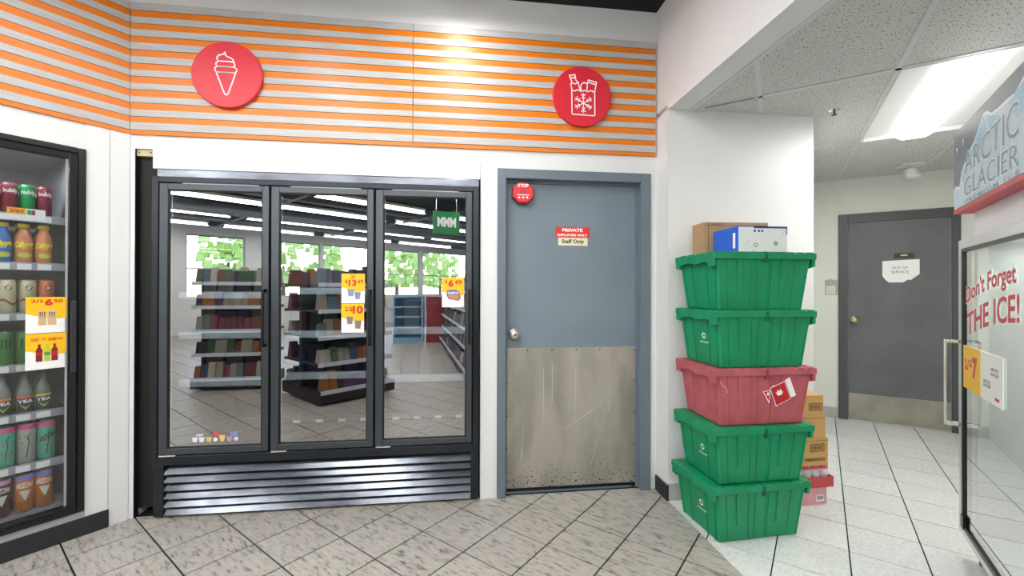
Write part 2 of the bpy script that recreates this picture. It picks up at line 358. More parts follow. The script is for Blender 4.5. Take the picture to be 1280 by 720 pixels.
# ---- ceilings
w = MB(); w.prism([tuple(P('left', a, b).xy) for a, b in ((-14, .2), (-14, -13), (5, -13), (5, .2))], CEIL, CEIL + .08); struct('ceiling', w, DARKC)
w = MB(); reg = [tuple(P('main', SX + .135, -6).xy), tuple(P('back', 1.75, -6.1).xy), tuple(P('back', 1.75, 0).xy), tuple(P('back', hx - .02, 0).xy), tuple(P('back', hx-.02, -1.95).xy), tuple(P('main', SX + .135, STUB + .02).xy)]
w.prism(reg, HC + .045, HC + .10); hc = struct('ceiling_hall', w, mat('plenum grey', '#77786f', .9))
# ceiling tiles and t-bars, hall frame: bars along n at s=.523+k*.607 ; across at n=-1.31*k
S0, DS, DN = .523, .607, 1.29
lim = [(P('main', SX + .135, 0).xy, -tm.xy), (P('back', 0, 0).xy, nb.xy), (P('back', 1.75, 0).xy, tb.xy)]
for i in range(-6, 3):
    for j in range(-5, 1):
        s0, s1 = S0 + i * DS + .012, S0 + (i + 1) * DS - .012; a0, a1 = (j - 1) * DN - .03 + .012, j * DN - .03 - .012
        if j == 0: a0, a1 = -DN - .03 + .012, 0
        if i == 0 and j == -1: continue   # light fixture
        q = [tuple(P('back', a, b).xy) for a, b in ((s0, a0), (s1, a0), (s1, a1), (s0, a1))]
        for p0, nn in lim: q = clip(q, p0, nn) if q else q
        if len(q) >= 3: obj('ceiling_tile', MB().prism(q, HC + .004, HC + .02), CTILE, hc)
def bar(p, q_):
    a, b = P('back', *p).xy, P('back', *q_).xy; seg = [tuple(a), tuple(b)]
    d = (b - a).normalized(); nn = Vector((-d.y, d.x)) * .0125
    q = [tuple(a - nn), tuple(b - nn), tuple(b + nn), tuple(a + nn)]
    for p0, n_ in lim: q = clip(q, p0, n_) if q else q
    if len(q) >= 3: obj('ceiling_bar', MB().prism(q, HC - .002, HC + .005), TBAR, hc)
for i in range(-6, 3): bar((S0 + i * DS, -7), (S0 + i * DS, 0))
for j in range(-5, 0): bar((-4, j * DN - .03), (2, j * DN - .03))
w = MB(); w.prism([tuple(P('main', a, b).xy) for a, b in ((SX + .135, STUB), (SX + .135, -6), (SX + .16, -6), (SX + .16, STUB))], HC - .004, HC + .003); obj('wall_angle', w, TBAR, hc)
w = MB(); w.box(hx, 1.75, -.022, 0, HC - .004, HC + .003); obj('wall_angle', w, TBAR, hc, loc=P('back', 0, 0), rz=rb)

o = obj('dark_gap', MB().box(-.38, -.11, -2.618, -2.606, HC - .0025, HC - .002), GASK, hc, loc=P('back', 0, 0), rz=rb)
# ---- door 1: private door
d1 = sempty('door_1', P('main', D0, 0), rm); X1 = D1 - D0
fm = MB(); fm.box(0, .052, -.02, .13, 0, DZ); fm.box(X1 - .068, X1, -.02, .13, 0, DZ); fm.box(.052, X1 - .068, -.02, .13, DZ - .060, DZ); obj('door_frame', fm, DFR, d1, bevel=.003)
st = MB(); st.box(.052, .064, .035, .12, 0, DZ - .06); st.box(X1 - .080, X1 - .068, .035, .12, 0, DZ - .06); st.box(.064, X1 - .08, .035, .12, DZ - .075, DZ - .06); obj('door_stop', st, DFR, d1)
lf = MB(); lf.box(.056, X1 - .072, .05, .09, .012, DZ - .066); obj('door_leaf', lf, DOOR, d1)
kp = MB(); kp.box(.058, X1 - .078, .046, .05, .030, .925); k_ = obj('kick_plate', kp, STEEL, d1)
sc = MB()
for z in (.07, .28, .49, .70, .90):
    for x in (.066, X1 - .086): sc.lathe([(.005, .046), (.004, .043)], 8, (x, 0, z), 'y')
for x in (.2, .36, .52, .68): 
    for z in (.91, .06): sc.lathe([(.005, .046), (.004, .043)], 8, (x, 0, z), 'y')
obj('screw', sc, MATTE, k_)
sw = MB(); sw.box(.06, X1 - .08, .044, .05, .010, .028); obj('door_sweep', sw, GASK, d1)
kn = MB(); kn.lathe([(.037, .05), (.037, .044), (.031, .040), (.014, .036), (.014, .022), (.025, .014), (.030, .002), (.026, -.008), (.012, -.011)], 20, (.112, 0, 1.014), 'y'); k_ = obj('door_knob', kn, mat('satin chrome', '#cfcdc8', .32, metal=.9), d1, smooth=True)
obj('keyhole', MB().lathe([(.006, -.0105), (.006, -.013)], 10, (.112, 0, 1.014), 'y'), GASK, k_)
th_ = MB(); th_.box(.052, X1 - .068, .03, .13, -.004, .003); obj('threshold', th_, BASE, d1)
sc2 = [((.30, .42), (.305, .80)), ((.36, .55), (.362, .82)), ((.51, .45), (.515, .78)), ((.45, .40), (.70, .56)), ((.74, .50), (.745, .70)), ((.16, .2), (.17, .42)), ((.62, .15), (.66, .33))]
for a_, b_ in sc2: obj('scratch', MB().stroke([a_, ((a_[0] + b_[0]) / 2 + .003, (a_[1] + b_[1]) / 2), b_], .0022, .0452, .046), mat('bright scratch', '#d8d5cf', .4), k_)
# octagonal exit alarm on the door
al = thing('door_alarm', 'red octagonal stop alarm box at the top left corner of the blue-grey door', 'alarm', P('main', .408, .05, 1.912), rm)
oc = lambda r, o=0: [(r * cos(pi / 8 + k * pi / 4), r * sin(pi / 8 + k * pi / 4) + o) for k in range(8)]
obj('housing', MB().prism(oc(.074), -.035, 0, 'y'), mat('alarm dark red', '#8d1018', .35), al, bevel=.004)
obj('cover', MB().prism(oc(.068, .002), -.044, -.035, 'y'), mat('alarm red', '#e01f2c', .3), al, bevel=.002)
lettering('STOP', -.034, .034, .034, .056, -.0455, WHITE, al, .03)
obj('screen', MB().box(-.022, .022, -.0465, -.044, -.008, .018), mat('alarm screen', '#b9303a', .3), al)
obj('stripe', MB().box(-.04, .04, -.0458, -.044, -.016, -.012), WHITE, al)
ar = MB()
for x in (-.026, 0, .026): ar.lathe([(.007, -.044), (.006, -.046)], 10, (x, 0, -.03), 'y')
obj('button', ar, WHITE, al)
# signs on the door
sg = thing('private_sign', 'red sign reading PRIVATE EMPLOYEES ONLY in the middle of the blue-grey door', 'sign', P('main', .739, .05, 1.672), rm)
obj('plate', MB().box(-.113, .113, -.003, 0, -.034, .034), mat('sign bright red', '#e0342b', .35), sg)
lettering('PRIVATE', -.068, .068, .004, .025, -.0035, WHITE, sg, .04); lettering('EMPLOYEES ONLY', -.10, .10, -.025, -.010, -.0035, WHITE, sg, .035)
sg = thing('staff_sign', 'cream label reading Staff Only stuck under the red private sign', 'sign', P('main', .743, .05, 1.611), rm)
obj('plate', MB().box(-.098, .098, -.002, 0, -.025, .0265), mat('cream label', '#e9e2c4', .5), sg)
lettering('Staff Only', -.075, .075, -.018, .016, -.0025, BLACK, sg, .03)

# ---- door 2: hall door
d2 = sempty('door_2', P('back', .534, 0), rb)
fm = MB(); X2 = .89; fm.box(0, .075, -.025, .0, 0, 2.064); fm.box(X2 - .06, X2, -.025, .0, 0, 2.064); fm.box(.075, X2 - .06, -.025, .0, 1.975, 2.064); obj('door_frame', fm, DFR2, d2, bevel=.004)
obj('door_leaf', MB().box(.08, X2 - .065, -.010, -.001, .012, 1.97), DOOR2, d2)
obj('kick_plate', MB().box(.082, X2 - .067, -.013, -.010, .015, .27), STEEL2, d2)
kn = MB(); kn.lathe([(.034, -.010), (.034, -.016), (.026, -.02), (.012, -.024), (.012, -.045), (.023, -.052), (.028, -.064), (.024, -.075), (.01, -.078)], 20, (.122, 0, 1.004), 'y'); obj('door_knob', kn, mat('brassy steel', '#cfc79a', .2, metal=1), d2, smooth=True)
pp = thing('paper_notice', 'torn white paper reading OUT OF SERVICE on the dark hall door', 'notice', P('back', 1.008, -.011, 1.485), rb)
obj('sheet', MB().prism([(-.132, .10), (-.132, -.045), (-.115, -.075), (-.085, -.108), (.02, -.108), (.055, -.082), (.075, -.086), (.138, -.03), (.138, .11)], -.0025, -.0005, 'y'), PAPER, pp)
lettering('OUT OF', -.062, .055, .022, .044, -.004, mat('print grey', '#55575a', .6), pp, .0); lettering('SERVICE', -.066, .062, -.020, .004, -.004, MATS['print grey'], pp, .0)
pl = thing('door_plaque', 'small dark plaque with a gold strip above the torn paper notice', 'plaque', P('back', 1.036, -.011, 1.635), rb)
obj('plate', MB().box(-.072, .072, -.006, 0, -.026, .022), mat('plaque brown', '#35322f', .5), pl); obj('strip', MB().box(-.026, .022, -.009, -.006, -.006, .008), mat('plaque gold', '#d9c98f', .4), pl)
sp = thing('switch_plate', 'grey metal switch plate with a taped note on the wall left of the hall door', 'switch plate', P('back', .475, 0, 1.335), rb)
obj('plate', MB().prism([(-.052, -.085), (.05, -.085), (.05, .07), (.012, .072), (-.005, .082), (-.02, .07), (-.052, .066)], -.006, -.0005, 'y'), mat('plate grey', '#a5a6a4', .4, metal=.3), sp)
obj('note', MB().box(-.046, .034, -.009, -.006, -.08, .012), mat('note cream', '#ded9c2', .7, noise=.5, nscale=40), sp); obj('toggle', MB().box(-.005, .006, -.016, -.006, .03, .048), LGREY, sp)

# ================================================================== STRIPED PANELS
ZT = 2.916; U = .001252
def stripes(label, f, s0, s1, phase):
    t_ = thing('striped_panel', label, 'wall panel', P(f, s0, 0, 2.171), ROT(f), 'orange striped wall panels'); L = s1 - s0
    obj('backing', MB().box(.001, L - .001, -.012, -.0005, 0, ZT - 2.171), ORANGE, t_)
    tops = [(43, 68), (102, 125), (160, 185), (221, 247), (282, 308), (341, 368), (401, 428), (460, 487), (522, 545), (583, 600)]
    prev = 5
    for a, b in tops:
        z1 = ZT - (prev - 5) * U - 2.171; z0 = ZT - (a - 5) * U - 2.171
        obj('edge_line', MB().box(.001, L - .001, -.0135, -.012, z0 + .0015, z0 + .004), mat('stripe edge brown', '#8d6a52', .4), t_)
        obj('slat', MB().box(.001, L - .001, -.0155, -.012, z0 + .004, z1 - .003), GREYSLAT, t_); prev = b
    return t_
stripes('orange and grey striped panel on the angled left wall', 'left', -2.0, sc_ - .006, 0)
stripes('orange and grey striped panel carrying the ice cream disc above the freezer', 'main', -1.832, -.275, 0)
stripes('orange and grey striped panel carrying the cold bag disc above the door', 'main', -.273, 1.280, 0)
# discs
def disc(label, s, z):
    t_ = thing('round_sign', label, 'sign', P('main', s, -.016, z), rm)
    obj('disc', MB().lathe([(.186, 0), (.19, -.004), (.19, -.020), (.186, -.024)], 56, (0, 0, 0), 'y'), RED, t_); return t_
t_ = disc('round red sign with a white ice cream cone on the striped panel', -1.315, 2.526)
k = .00121; cx, cy = 1032, 340
pt = lambda L: [((x - cx) * k, (cy - y) * k) for x, y in L]
mb = MB(); Wd = .0062
mb.stroke(pt([(995, 280), (989, 270), (990, 260), (1000, 251), (1016, 247), (1025, 236), (1026, 250), (1034, 256), (1050, 262), (1060, 270), (1063, 280)]), Wd, -.027, -.0235)
mb.stroke(pt([(995, 280), (1058, 280), (1066, 286), (1068, 296), (1062, 305), (990, 305), (985, 297), (986, 287)]), Wd, -.027, -.0235, True)
mb.stroke(pt([(990, 305), (1062, 305), (1073, 309), (1077, 320), (1070, 332), (986, 332), (980, 322), (982, 311)]), Wd, -.027, -.0235, True)
mb.stroke(pt([(986, 332), (1072, 332), (1040, 430), (1034, 437), (1028, 437), (1022, 430)]), Wd, -.027, -.0235, True)
obj('ice_cream_icon', mb, WHITE, t_)
t_ = disc('round red sign with a white cold bag and snowflake on the striped panel', .778, 2.523)
k = .00063; cx, cy = 365, 350; mb = MB(); Wd = .0062; Y = (-.027, -.0235)
mb.stroke(pt([(255, 295), (258, 530), (265, 536), (488, 541), (495, 534), (492, 300)]), Wd, *Y)
mb.stroke(pt([(255, 293), (275, 302), (292, 300), (310, 290), (330, 292), (350, 302), (370, 298), (385, 290), (405, 298), (425, 302), (445, 290), (465, 292), (480, 302), (492, 300)]), Wd, *Y)
mb.stroke(pt([(230, 150), (286, 139), (293, 165), (240, 178)]), Wd * 1.1, *Y, closed=True)
mb.stroke(pt([(240, 178), (258, 210), (245, 232), (248, 250), (258, 293)]), Wd, *Y); mb.stroke(pt([(291, 168), (296, 192), (322, 215), (330, 250), (345, 296)]), Wd, *Y)
mb.stroke(pt([(250, 235), (265, 225), (285, 232), (320, 218)]), Wd * .8, *Y)
mb.stroke(pt([(410, 300), (418, 215), (424, 183), (512, 203), (505, 235), (492, 300)]), Wd, *Y); mb.stroke(pt([(420, 208), (506, 226)]), Wd, *Y)
mb.stroke(pt([(350, 290), (347, 250), (358, 225), (380, 213), (405, 218), (415, 225)]), Wd, *Y)
cxs, cys = 375, 418
for a in range(6):
    th = a * pi / 3 + pi / 2; R_ = 95; e = lambda r, dth=0, q=0: (cxs + r * cos(th) + q * cos(th + dth), cys - r * sin(th) - q * sin(th + dth))
    mb.stroke(pt([(cxs, cys), e(R_)]), Wd * .8, *Y)
    for r in (40, 66):
        for dth in (.8, -.8): mb.stroke(pt([e(r), e(r, dth, 30 if r > 50 else 22)]), Wd * .7, *Y)
obj('cold_bag_icon', mb, WHITE, t_)

# ================================================================== FREEZER
FZ = thing('freezer_case', 'black three-door reach-in freezer with louvred kick panel, left of the grey door', 'freezer', P('main', 0, 0), rm)
fx0, fx1 = -1.714, .128
c = MB(); c.box(fx0 + .01, fx1 - .005, .80, .84, .05, 1.97); c.box(fx0 + .01, fx0 + .05, .03, .80, .05, 1.97); c.box(fx1 - .045, fx1 - .005, .03, .80, .05, 1.97); c.box(fx0 + .05, fx1 - .045, .03, .80, 1.92, 1.97); c.box(fx0 + .05, fx1 - .045, .03, .80, .28, .33)
obj('cabinet', c, MATTE, FZ)
c = MB(); c.box(fx0 + .051, fx1 - .046, .79, .799, .33, 1.92); obj('lining', c, FRZIN, FZ)
fr_ = MB(); fr_.box(fx0, fx0 + .035, -.025, .03, .30, 1.935); fr_.box(fx1 - .035, fx1, -.025, .03, .30, 1.935); fr_.box(fx0 + .035, fx1 - .035, -.025, .03, 1.902, 1.935); fr_.box(fx0 + .035, fx1 - .035, -.025, .03, .30, .352)
obj('front_frame', fr_, CASE, FZ, bevel=.003)
obj('top_strip', MB().box(fx0 + .02, fx1, -.012, .03, 1.936, 1.979), LOUV, FZ, bevel=.002)
obj('gasket', MB().box(fx0 + .035, fx1 - .035, .012, .03, .352, 1.902), MATTE, FZ) if 0 else None
for a in (-1.083, -.493): obj('mullion', MB().box(a - .02, a + .02, .012, .06, .352, 1.902), MATTE, FZ)
doors = [(-1.671, -1.089), (-1.077, -.500), (-.488, .086)]
def fdoor(x0, x1, i):
    b = MB(); y0, y1, z0, z1, e = -.03, .01, .360, 1.896, .044
    e2 = .036
    b.box(x0, x0 + e, y0, y1, z0, z1); b.box(x1 - e2, x1, y0, y1, z0, z1); b.box(x0 + e, x1 - e2, y0, y1, z1 - e2, z1); b.box(x0 + e, x1 - e2, y0, y1, z0, z0 + e2)
    d = obj('door', b, CASEM, FZ, bevel=.003)
    g = MB(); gx0, gx1, gz0, gz1 = x0 + e, x1 - e2, z0 + e2, z1 - e2; r = .006
    g.box(gx0, gx0 + r, y0 + .006, y1, gz0, gz1); g.box(gx1 - r, gx1, y0 + .006, y1, gz0, gz1); g.box(gx0 + r, gx1 - r, y0 + .006, y1, gz1 - r, gz1); g.box(gx0 + r, gx1 - r, y0 + .006, y1, gz0, gz0 + r); obj('glazing_bead', g, GASK if i == 9 else MATTE, d)
    obj('pane', MB().box(gx0 + r, gx1 - r, y0 + .012, y0 + .018, gz0 + r, gz1 - r), FGLASS, d)
    obj('seal_strip', MB().box(gx0 + .008, gx0 + .012, y0 + .0195, y0 + .022, gz0 + .01, gz1 - .03), LGREY, d)
    hx_ = x1 - .018
    h = MB(); h.box(hx_ - .008, hx_ + .008, y0 - .040, y0 - .028, .965, 1.30); h.box(hx_ - .008, hx_ + .008, y0 - .03, y0, .965, .985); h.box(hx_ - .008, hx_ + .008, y0 - .03, y0, 1.28, 1.30); obj('handle', h, GASK, d, bevel=.003)
    obj('hinge', MB().box(x0 + .005, x0 + .09, y0 - .002, y0 + .02, z0 - .008, z0 - .0005), CHROME, d)
    return gx0, gx1
gl = [fdoor(a, b, i) for i, (a, b) in enumerate(doors)]
for a, b in ((fx0 + .012, -1.648), (.083, fx1)): obj('kick_post', MB().box(a, b, -.020, .06, .012, .298), CASE, FZ, bevel=.003)
obj('kick_back', MB().box(-1.648, .083, .04, .05, .02, .298), MATTE, FZ)
lv = None
for i in range(6):
    z0 = .016 + i * .0462
    b = MB(); b.hexa([(-1.646, -.022, z0), (.081, -.022, z0), (.081, -.016, z0 - .001), (-1.646, -.016, z0 - .001), (-1.646, .012, z0 + .044), (.081, .012, z0 + .044), (.081, .020, z0 + .043), (-1.646, .020, z0 + .043)])
    obj('louvre', b, LOUV, FZ)
for i, xm in enumerate((-1.38, -.79, -.20)):
    obj('light_strip', MB().box(xm - .2, xm + .2, .020, .05, 1.885, 1.90), mat('cooler strip', '#ffffff', .5, emit=3), FZ)
    area('freezer_light', P('main', xm, .035, 1.875), (RD(14), 0, rm), .45, .04, 7, (.9, .96, 1))
# interior shelves with price rails
shelf_z = {0: [1.27, 1.03, .745], 1: [1.296, 1.03, .775], 2: [1.045, 1.03, .745][:1] + [.745]}
frozen_cols = ['#4a2a22', '#2c3c2c', '#55504a', '#33243a', '#24344a', '#4a1c20', '#5c4a2a', '#242424']
pal = [mat('carton ' + c_, c_, .5) for c_ in frozen_cols]
for i, (x0, x1) in enumerate(gl):
    for z in shelf_z[i]:
        b = MB()
        for k in range(16): x_ = x0 + (x1 - x0) * (k + .5) / 16; b.box(x_ - .002, x_ + .002, .10, .70, z - .004, z)
        b.box(x0 - .01, x1 + .01, .40, .405, z - .008, z - .004); b.box(x0 - .01, x1 + .01, .69, .70, z - .008, z - .004)
        s_ = obj('shelf', b, WIRE, FZ); obj('price_rail', MB().box(x0 - .01, x1 + .01, .088, .098, z - .028, z + .008), mat('rail pale', '#f2f5f8', .35), s_)
        for k in range(4): xx = x0 + .06 + (x1 - x0 - .1) * k / 3; obj('price_tag', MB().box(xx - .028, xx + .028, .085, .088, z - .028, z - .004), WHITE, s_)
        obj('rail_lip', MB().box(x0 - .01, x1 + .01, .098, .126, z + .002, z + .012), mat('rail lip', '#c9d4e0', .3), s_)
    if i:
        lr = obj('floor_rail', MB().box(x0 - .01, x1 + .01, .088, .094, .478, .488), CASE, FZ)
        for k in range(4): xx = x0 + .06 + (x1 - x0 - .1) * k / 3; obj('price_tag', MB().box(xx - .022, xx + .022, .085, .088, .482, .50), WHITE, lr)
names = ['left', 'middle', 'right']; ORD = ['first', 'second', 'third', 'fourth', 'fifth', 'sixth', 'seventh', 'eighth', 'ninth', 'tenth'] + ['%dth' % q for q in range(11, 90)]
for i, (x0, x1) in enumerate(gl):
    for zi, z in enumerate(shelf_z[i]):
        x_ = x0 + .01; k = 0
        while x_ < x1 - .09:
            wd = random.uniform(.07, .11); hh = random.uniform(.12, .19)
            b = MB().box(0, wd - .008, 0, .16, 0, hh)
            o = obj('frozen_carton', b, random.choice(pal), None, loc=P('main', x_, .13, z + .0005), rz=rm, bevel=.003); tag(o, 'dim frozen carton %s from the left on the %s shelf behind the %s freezer door' % (ORD[k], (['upper', 'middle', 'lower'] if len(shelf_z[i]) == 3 else ['upper', 'lower'])[zi], names[i]), 'carton', 'frozen cartons behind the %s freezer door' % names[i])
            x_ += wd + .006; k += 1
# price cards on the freezer glass
def card(name, label, x0, x1, z0, z1, f, y, cat='price sign'):
    t_ = thing(name, label, cat, P(f, x0, y, z0), ROT(f)); Wc, Hc = x1 - x0, z1 - z0
    obj('card', MB().box(0, Wc, -.0015, 0, 0, Hc), PAPER, t_)
    n = 14; zt = lambda u: Hc * (.47 + .08 * sin(u * pi * 1.1 + 2.2))
    obj('yellow_field', MB().prism([(Wc * (i / n), zt(i / n)) for i in range(n + 1)] + [(Wc, Hc), (0, Hc)], -.0022, -.0015, 'y'), YEL, t_)
    return t_, Wc, Hc
yg = -.03 + .0115
t_, a, h = card('price_card', 'yellow card with price 2 for 13.49 on the middle freezer door', -.686, -.552, 1.215, 1.392, 'main', yg)
lettering('2/', a * .38, a * .62, h * .83, h * .96, -.0027, PRED, t_, .02); lettering('13', a * .3, a * .64, h * .58, h * .8, -.0027, PRED, t_, .05); lettering('$', a * .14, a * .27, h * .66, h * .8, -.0027, PRED, t_, .03); lettering('49', a * .67, a * .93, h * .66, h * .8, -.0027, PRED, t_, .03)
tubcol = mat('tub lilac', '#8e90b8', .4)
mb = MB(); mb.prism([(a * .25, h * .48), (a * .3, h * .24), (a * .5, h * .24), (a * .55, h * .48)], -.0028, -.0022, 'y'); mb.prism([(a * .55, h * .38), (a * .6, h * .14), (a * .78, h * .14), (a * .83, h * .38)], -.0028, -.0022, 'y'); obj('tub_picture', mb, tubcol, t_)
t_, a, h = card('price_card', 'yellow card with price 2 for 10 low on the middle freezer door', -.686, -.556, 1.040, 1.212, 'main', yg)
lettering('2/$', a * .14, a * .5, h * .72, h * .9, -.0027, PRED, t_, .03); lettering('10', a * .5, a * .95, h * .66, h * .93, -.0027, PRED, t_, .05)
mb = MB(); mb.prism([(a * .22, h * .56), (a * .27, h * .3), (a * .48, h * .3), (a * .52, h * .56)], -.0028, -.0022, 'y'); mb.prism([(a * .58, h * .42), (a * .62, h * .14), (a * .84, h * .14), (a * .88, h * .42)], -.0028, -.0022, 'y'); obj('tub_picture', mb, mat('tub brown', '#8c7a78', .5), t_)
t_, a, h = card('price_card', 'yellow card with price 6.49 on the right freezer door', -.096, .037, 1.19, 1.372, 'main', yg)
lettering('6', a * .28, a * .52, h * .68, h * .93, -.0027, PRED, t_, .06); lettering('$', a * .12, a * .24, h * .8, h * .93, -.0027, PRED, t_, .03); lettering('49', a * .56, a * .9, h * .76, h * .92, -.0027, PRED, t_, .03)
obj('pack_picture', MB().prism([(a * .2, h * .4), (a * .3, h * .28), (a * .75, h * .22), (a * .84, h * .3), (a * .8, h * .52), (a * .62, h * .6), (a * .24, h * .58)], -.0028, -.0022, 'y'), mat('pack lilac', '#6b6aa0', .4), t_)
lettering('DRUMSTICK', a * .27, a * .78, h * .44, h * .52, -.0032, WHITE, t_, .02)
obj('pack_food', MB().prism([(a * .28, h * .36), (a * .5, h * .27), (a * .75, h * .27), (a * .78, h * .40), (a * .3, h * .42)], -.0032, -.0028, 'y'), mat('pack orange', '#d9825a', .5), t_)
# row of ice cream stickers on the left pane
st_ = thing('ice_cream_stickers', 'strip of tiny pastel ice cream tub stickers low on the left freezer door', 'sticker', P('main', -1.50, yg, .424), rm)
sx = [(.0, '#f2f2f2', 0), (.036, '#ececec', 0), (.075, '#e8b878', 0), (.111, '#f3f3f3', 2), (.145, '#e6c46a', 1), (.183, '#b98fb0', 0), (.222, '#dcdcf0', 2), (.02, '#c9d0e0', 3), (.113, '#e4505a', 4), (.20, '#8b8fd0', 5)]
for x_, c_, kd in sx:
    m_ = mat('sticker ' + c_, c_, .5); b = MB()
    if kd in (0, 1): b.prism([(x_ + .004, 0), (x_ + .024, 0), (x_ + .029, .024), (x_ - .001, .024)], -.001, -.0002, 'y'); b.box(x_ - .002, x_ + .030, -.0014, -.0002, .022, .027 + .008 * kd)
    elif kd == 2: b.lathe([(.012, -.0002), (.012, -.0012)], 14, (x_ + .012, 0, .012), 'y')
    elif kd == 3: b.prism([(x_ + .02 + .022 * cos(t * pi / 7), .040 + .008 * sin(t * pi / 7)) for t in range(14)], -.0012, -.0002, 'y')
    elif kd == 4: b.lathe([(.014, -.0002), (.014, -.0012)], 14, (x_ + .014, 0, .046), 'y')
    else: b.prism([(x_ + .006, .03), (x_ + .04, .03), (x_ + .044, .055), (x_, .055)], -.0012, -.0002, 'y')
    obj('sticker', b, m_, st_)

# ================================================================== LEFT DRINKS COOLER
CO = thing('drinks_cooler', 'black framed glass door drinks cooler set in the angled left wall', 'cooler', P('left', 0, 0), rl)
c = MB(); c.box(CL0 + .02, CL1 - .02, .70, .74, CZ0, CZ1); c.box(CL0 + .02, CL0 + .05, .05, .7, CZ0, CZ1); c.box(CL1 - .05, CL1 - .02, .05, .7, CZ0, CZ1); c.box(CL0 + .05, CL1 - .05, .05, .7, 1.985, CZ1); c.box(CL0 + .05, CL1 - .05, .05, .7, CZ0, .185)
obj('cabinet', c, COOLIN, CO)
b = MB(); b.box(CL0, CL0 + .03, -.02, .05, CZ0, CZ1); b.box(CL1 - .03, CL1, -.02, .05, CZ0, CZ1); b.box(CL0 + .03, CL1 - .03, -.02, .05, CZ1 - .03, CZ1); b.box(CL0 + .03, CL1 - .03, -.02, .05, CZ0, CZ0 + .03); obj('outer_frame', b, GASK, CO, bevel=.004)
b = MB(); x0, x1, z0, z1 = CL0 + .034, CL1 - .034, CZ0 + .034, CZ1 - .034; e = .034; b.box(x0, x0 + e, -.03, .01, z0, z1); b.box(x1 - e, x1, -.03, .01, z0, z1); b.box(x0 + e, x1 - e, -.03, .01, z1 - e, z1); b.box(x0 + e, x1 - e, -.03, .01, z0, z0 + e * .6); dr = obj('door', b, mat('gloss black frame', '#15161a', .22), CO, bevel=.004)
obj('pane', MB().box(x0 + e, x1 - e, -.015, -.010, z0 + e * .6, z1 - e), CGLASS, dr)
obj('edge_trim', MB().box(x1 - e - .008, x1 - e, -.018, -.008, z0 + e * .6, z1 - e), LGREY, dr)
obj('handle', MB().box(x1 - .027, x1 - .006, -.055, -.031, .87, 1.236), mat('handle charcoal', '#2b2d31', .4), dr, bevel=.004)
rowz = [1.665, 1.425, 1.177, .925, .680, .428, .190]
for z in rowz[:-1]:
    b = MB(); b.box(CL0 + .055, CL1 - .055, .05, .65, z - .010, z - .002); s_ = obj('shelf', b, WIRE, CO)
    obj('price_rail', MB().box(CL0 + .055, CL1 - .055, .038, .048, z - .036, z + .003), LGREY, s_)
    for x_ in (.375, .447, .515): obj('price_tag', MB().box(x_ - .024, x_ + .024, .034, .038, z - .033, z - .004), PAPER, s_)
lamp_ = obj('light_strip', MB().box(CL0 + .052, CL0 + .067, .055, .07, .25, 1.93), mat('cooler strip', '#ffffff', .5, emit=3), CO)
a_ = area('cooler_light', P('left', .25, .10, 1.95), (0, 0, rl), .5, .08, 3); a_.data.color = (1, 1, 1)

def arc_text(s, r, a0, a1, z0, z1, m, parent, bold=.03, slope=0, name='lettering'):
    def fn(u, v): a = a0 + (a1 - a0) * u; return (r * sin(a), -r * cos(a), z0 + (z1 - z0) * v + slope * (u - .5))
    return lettering(s, 0, 0, 0, 0, 0, m, parent, bold, fn=fn, name=name)
def cyl_shape(name, r, qa, lo, hi, m, parent, N=10):
    mb = MB(); qs = [-qa + 2 * qa * i / N for i in range(N + 1)]
    mb.v = [(r * sin(q), -r * cos(q), lo(q)) for q in qs] + [(r * sin(q), -r * cos(q), hi(q) + 1e-5) for q in qs]; mb.f = [(i, i + 1, N + 2 + i, N + 1 + i) for i in range(N)]; return obj(name, mb, m, parent)
def can(label, r, h, cb, cw=None, lid='#c9cccf', word=None, wcol=None, top=None, deco=None, bottle=False):
    t_ = thing('drink_can', label, 'can'); m_ = mat('can ' + cb, cb, .3, metal=.25, noise=.25, nscale=60)
    obj('body', MB().lathe([(r * .82, 0), (r, .006), (r, h - .014), (r * .86, h - .002)], 24), m_, t_, smooth=True)
    obj('lid', MB().lathe([(r * .86, h - .002), (r * .88, h + .001), (r * .80, h + .001), (r * .76, h - .002)], 20), mat('can lid ' + lid, lid, .25, metal=.8), t_)
    if top: obj('band', MB().lathe([(r * 1.01, h - .028), (r * 1.01, h - .014), (r * .93, h - .007)], 24), mat('band ' + top, top, .4), t_)
    if word: arc_text(word, r * 1.02, -1.0, 1.0, *deco, mat('word ' + wcol, wcol, .4), t_, .035)
    return t_
def emblem(t_, r, z, R, col):
    n = 16; mb = MB(); c0 = len(mb.v)
    pts = [(R * cos(2 * pi * i / n), R * sin(2 * pi * i / n)) for i in range(n)]
    mb.v = [(r * 1.02 * sin(x / r), -r * 1.02 * cos(x / r), z + y) for x, y in pts]; mb.f = [tuple(range(n))]
    obj('emblem', mb, mat('emblem ' + col, col, .4), t_)
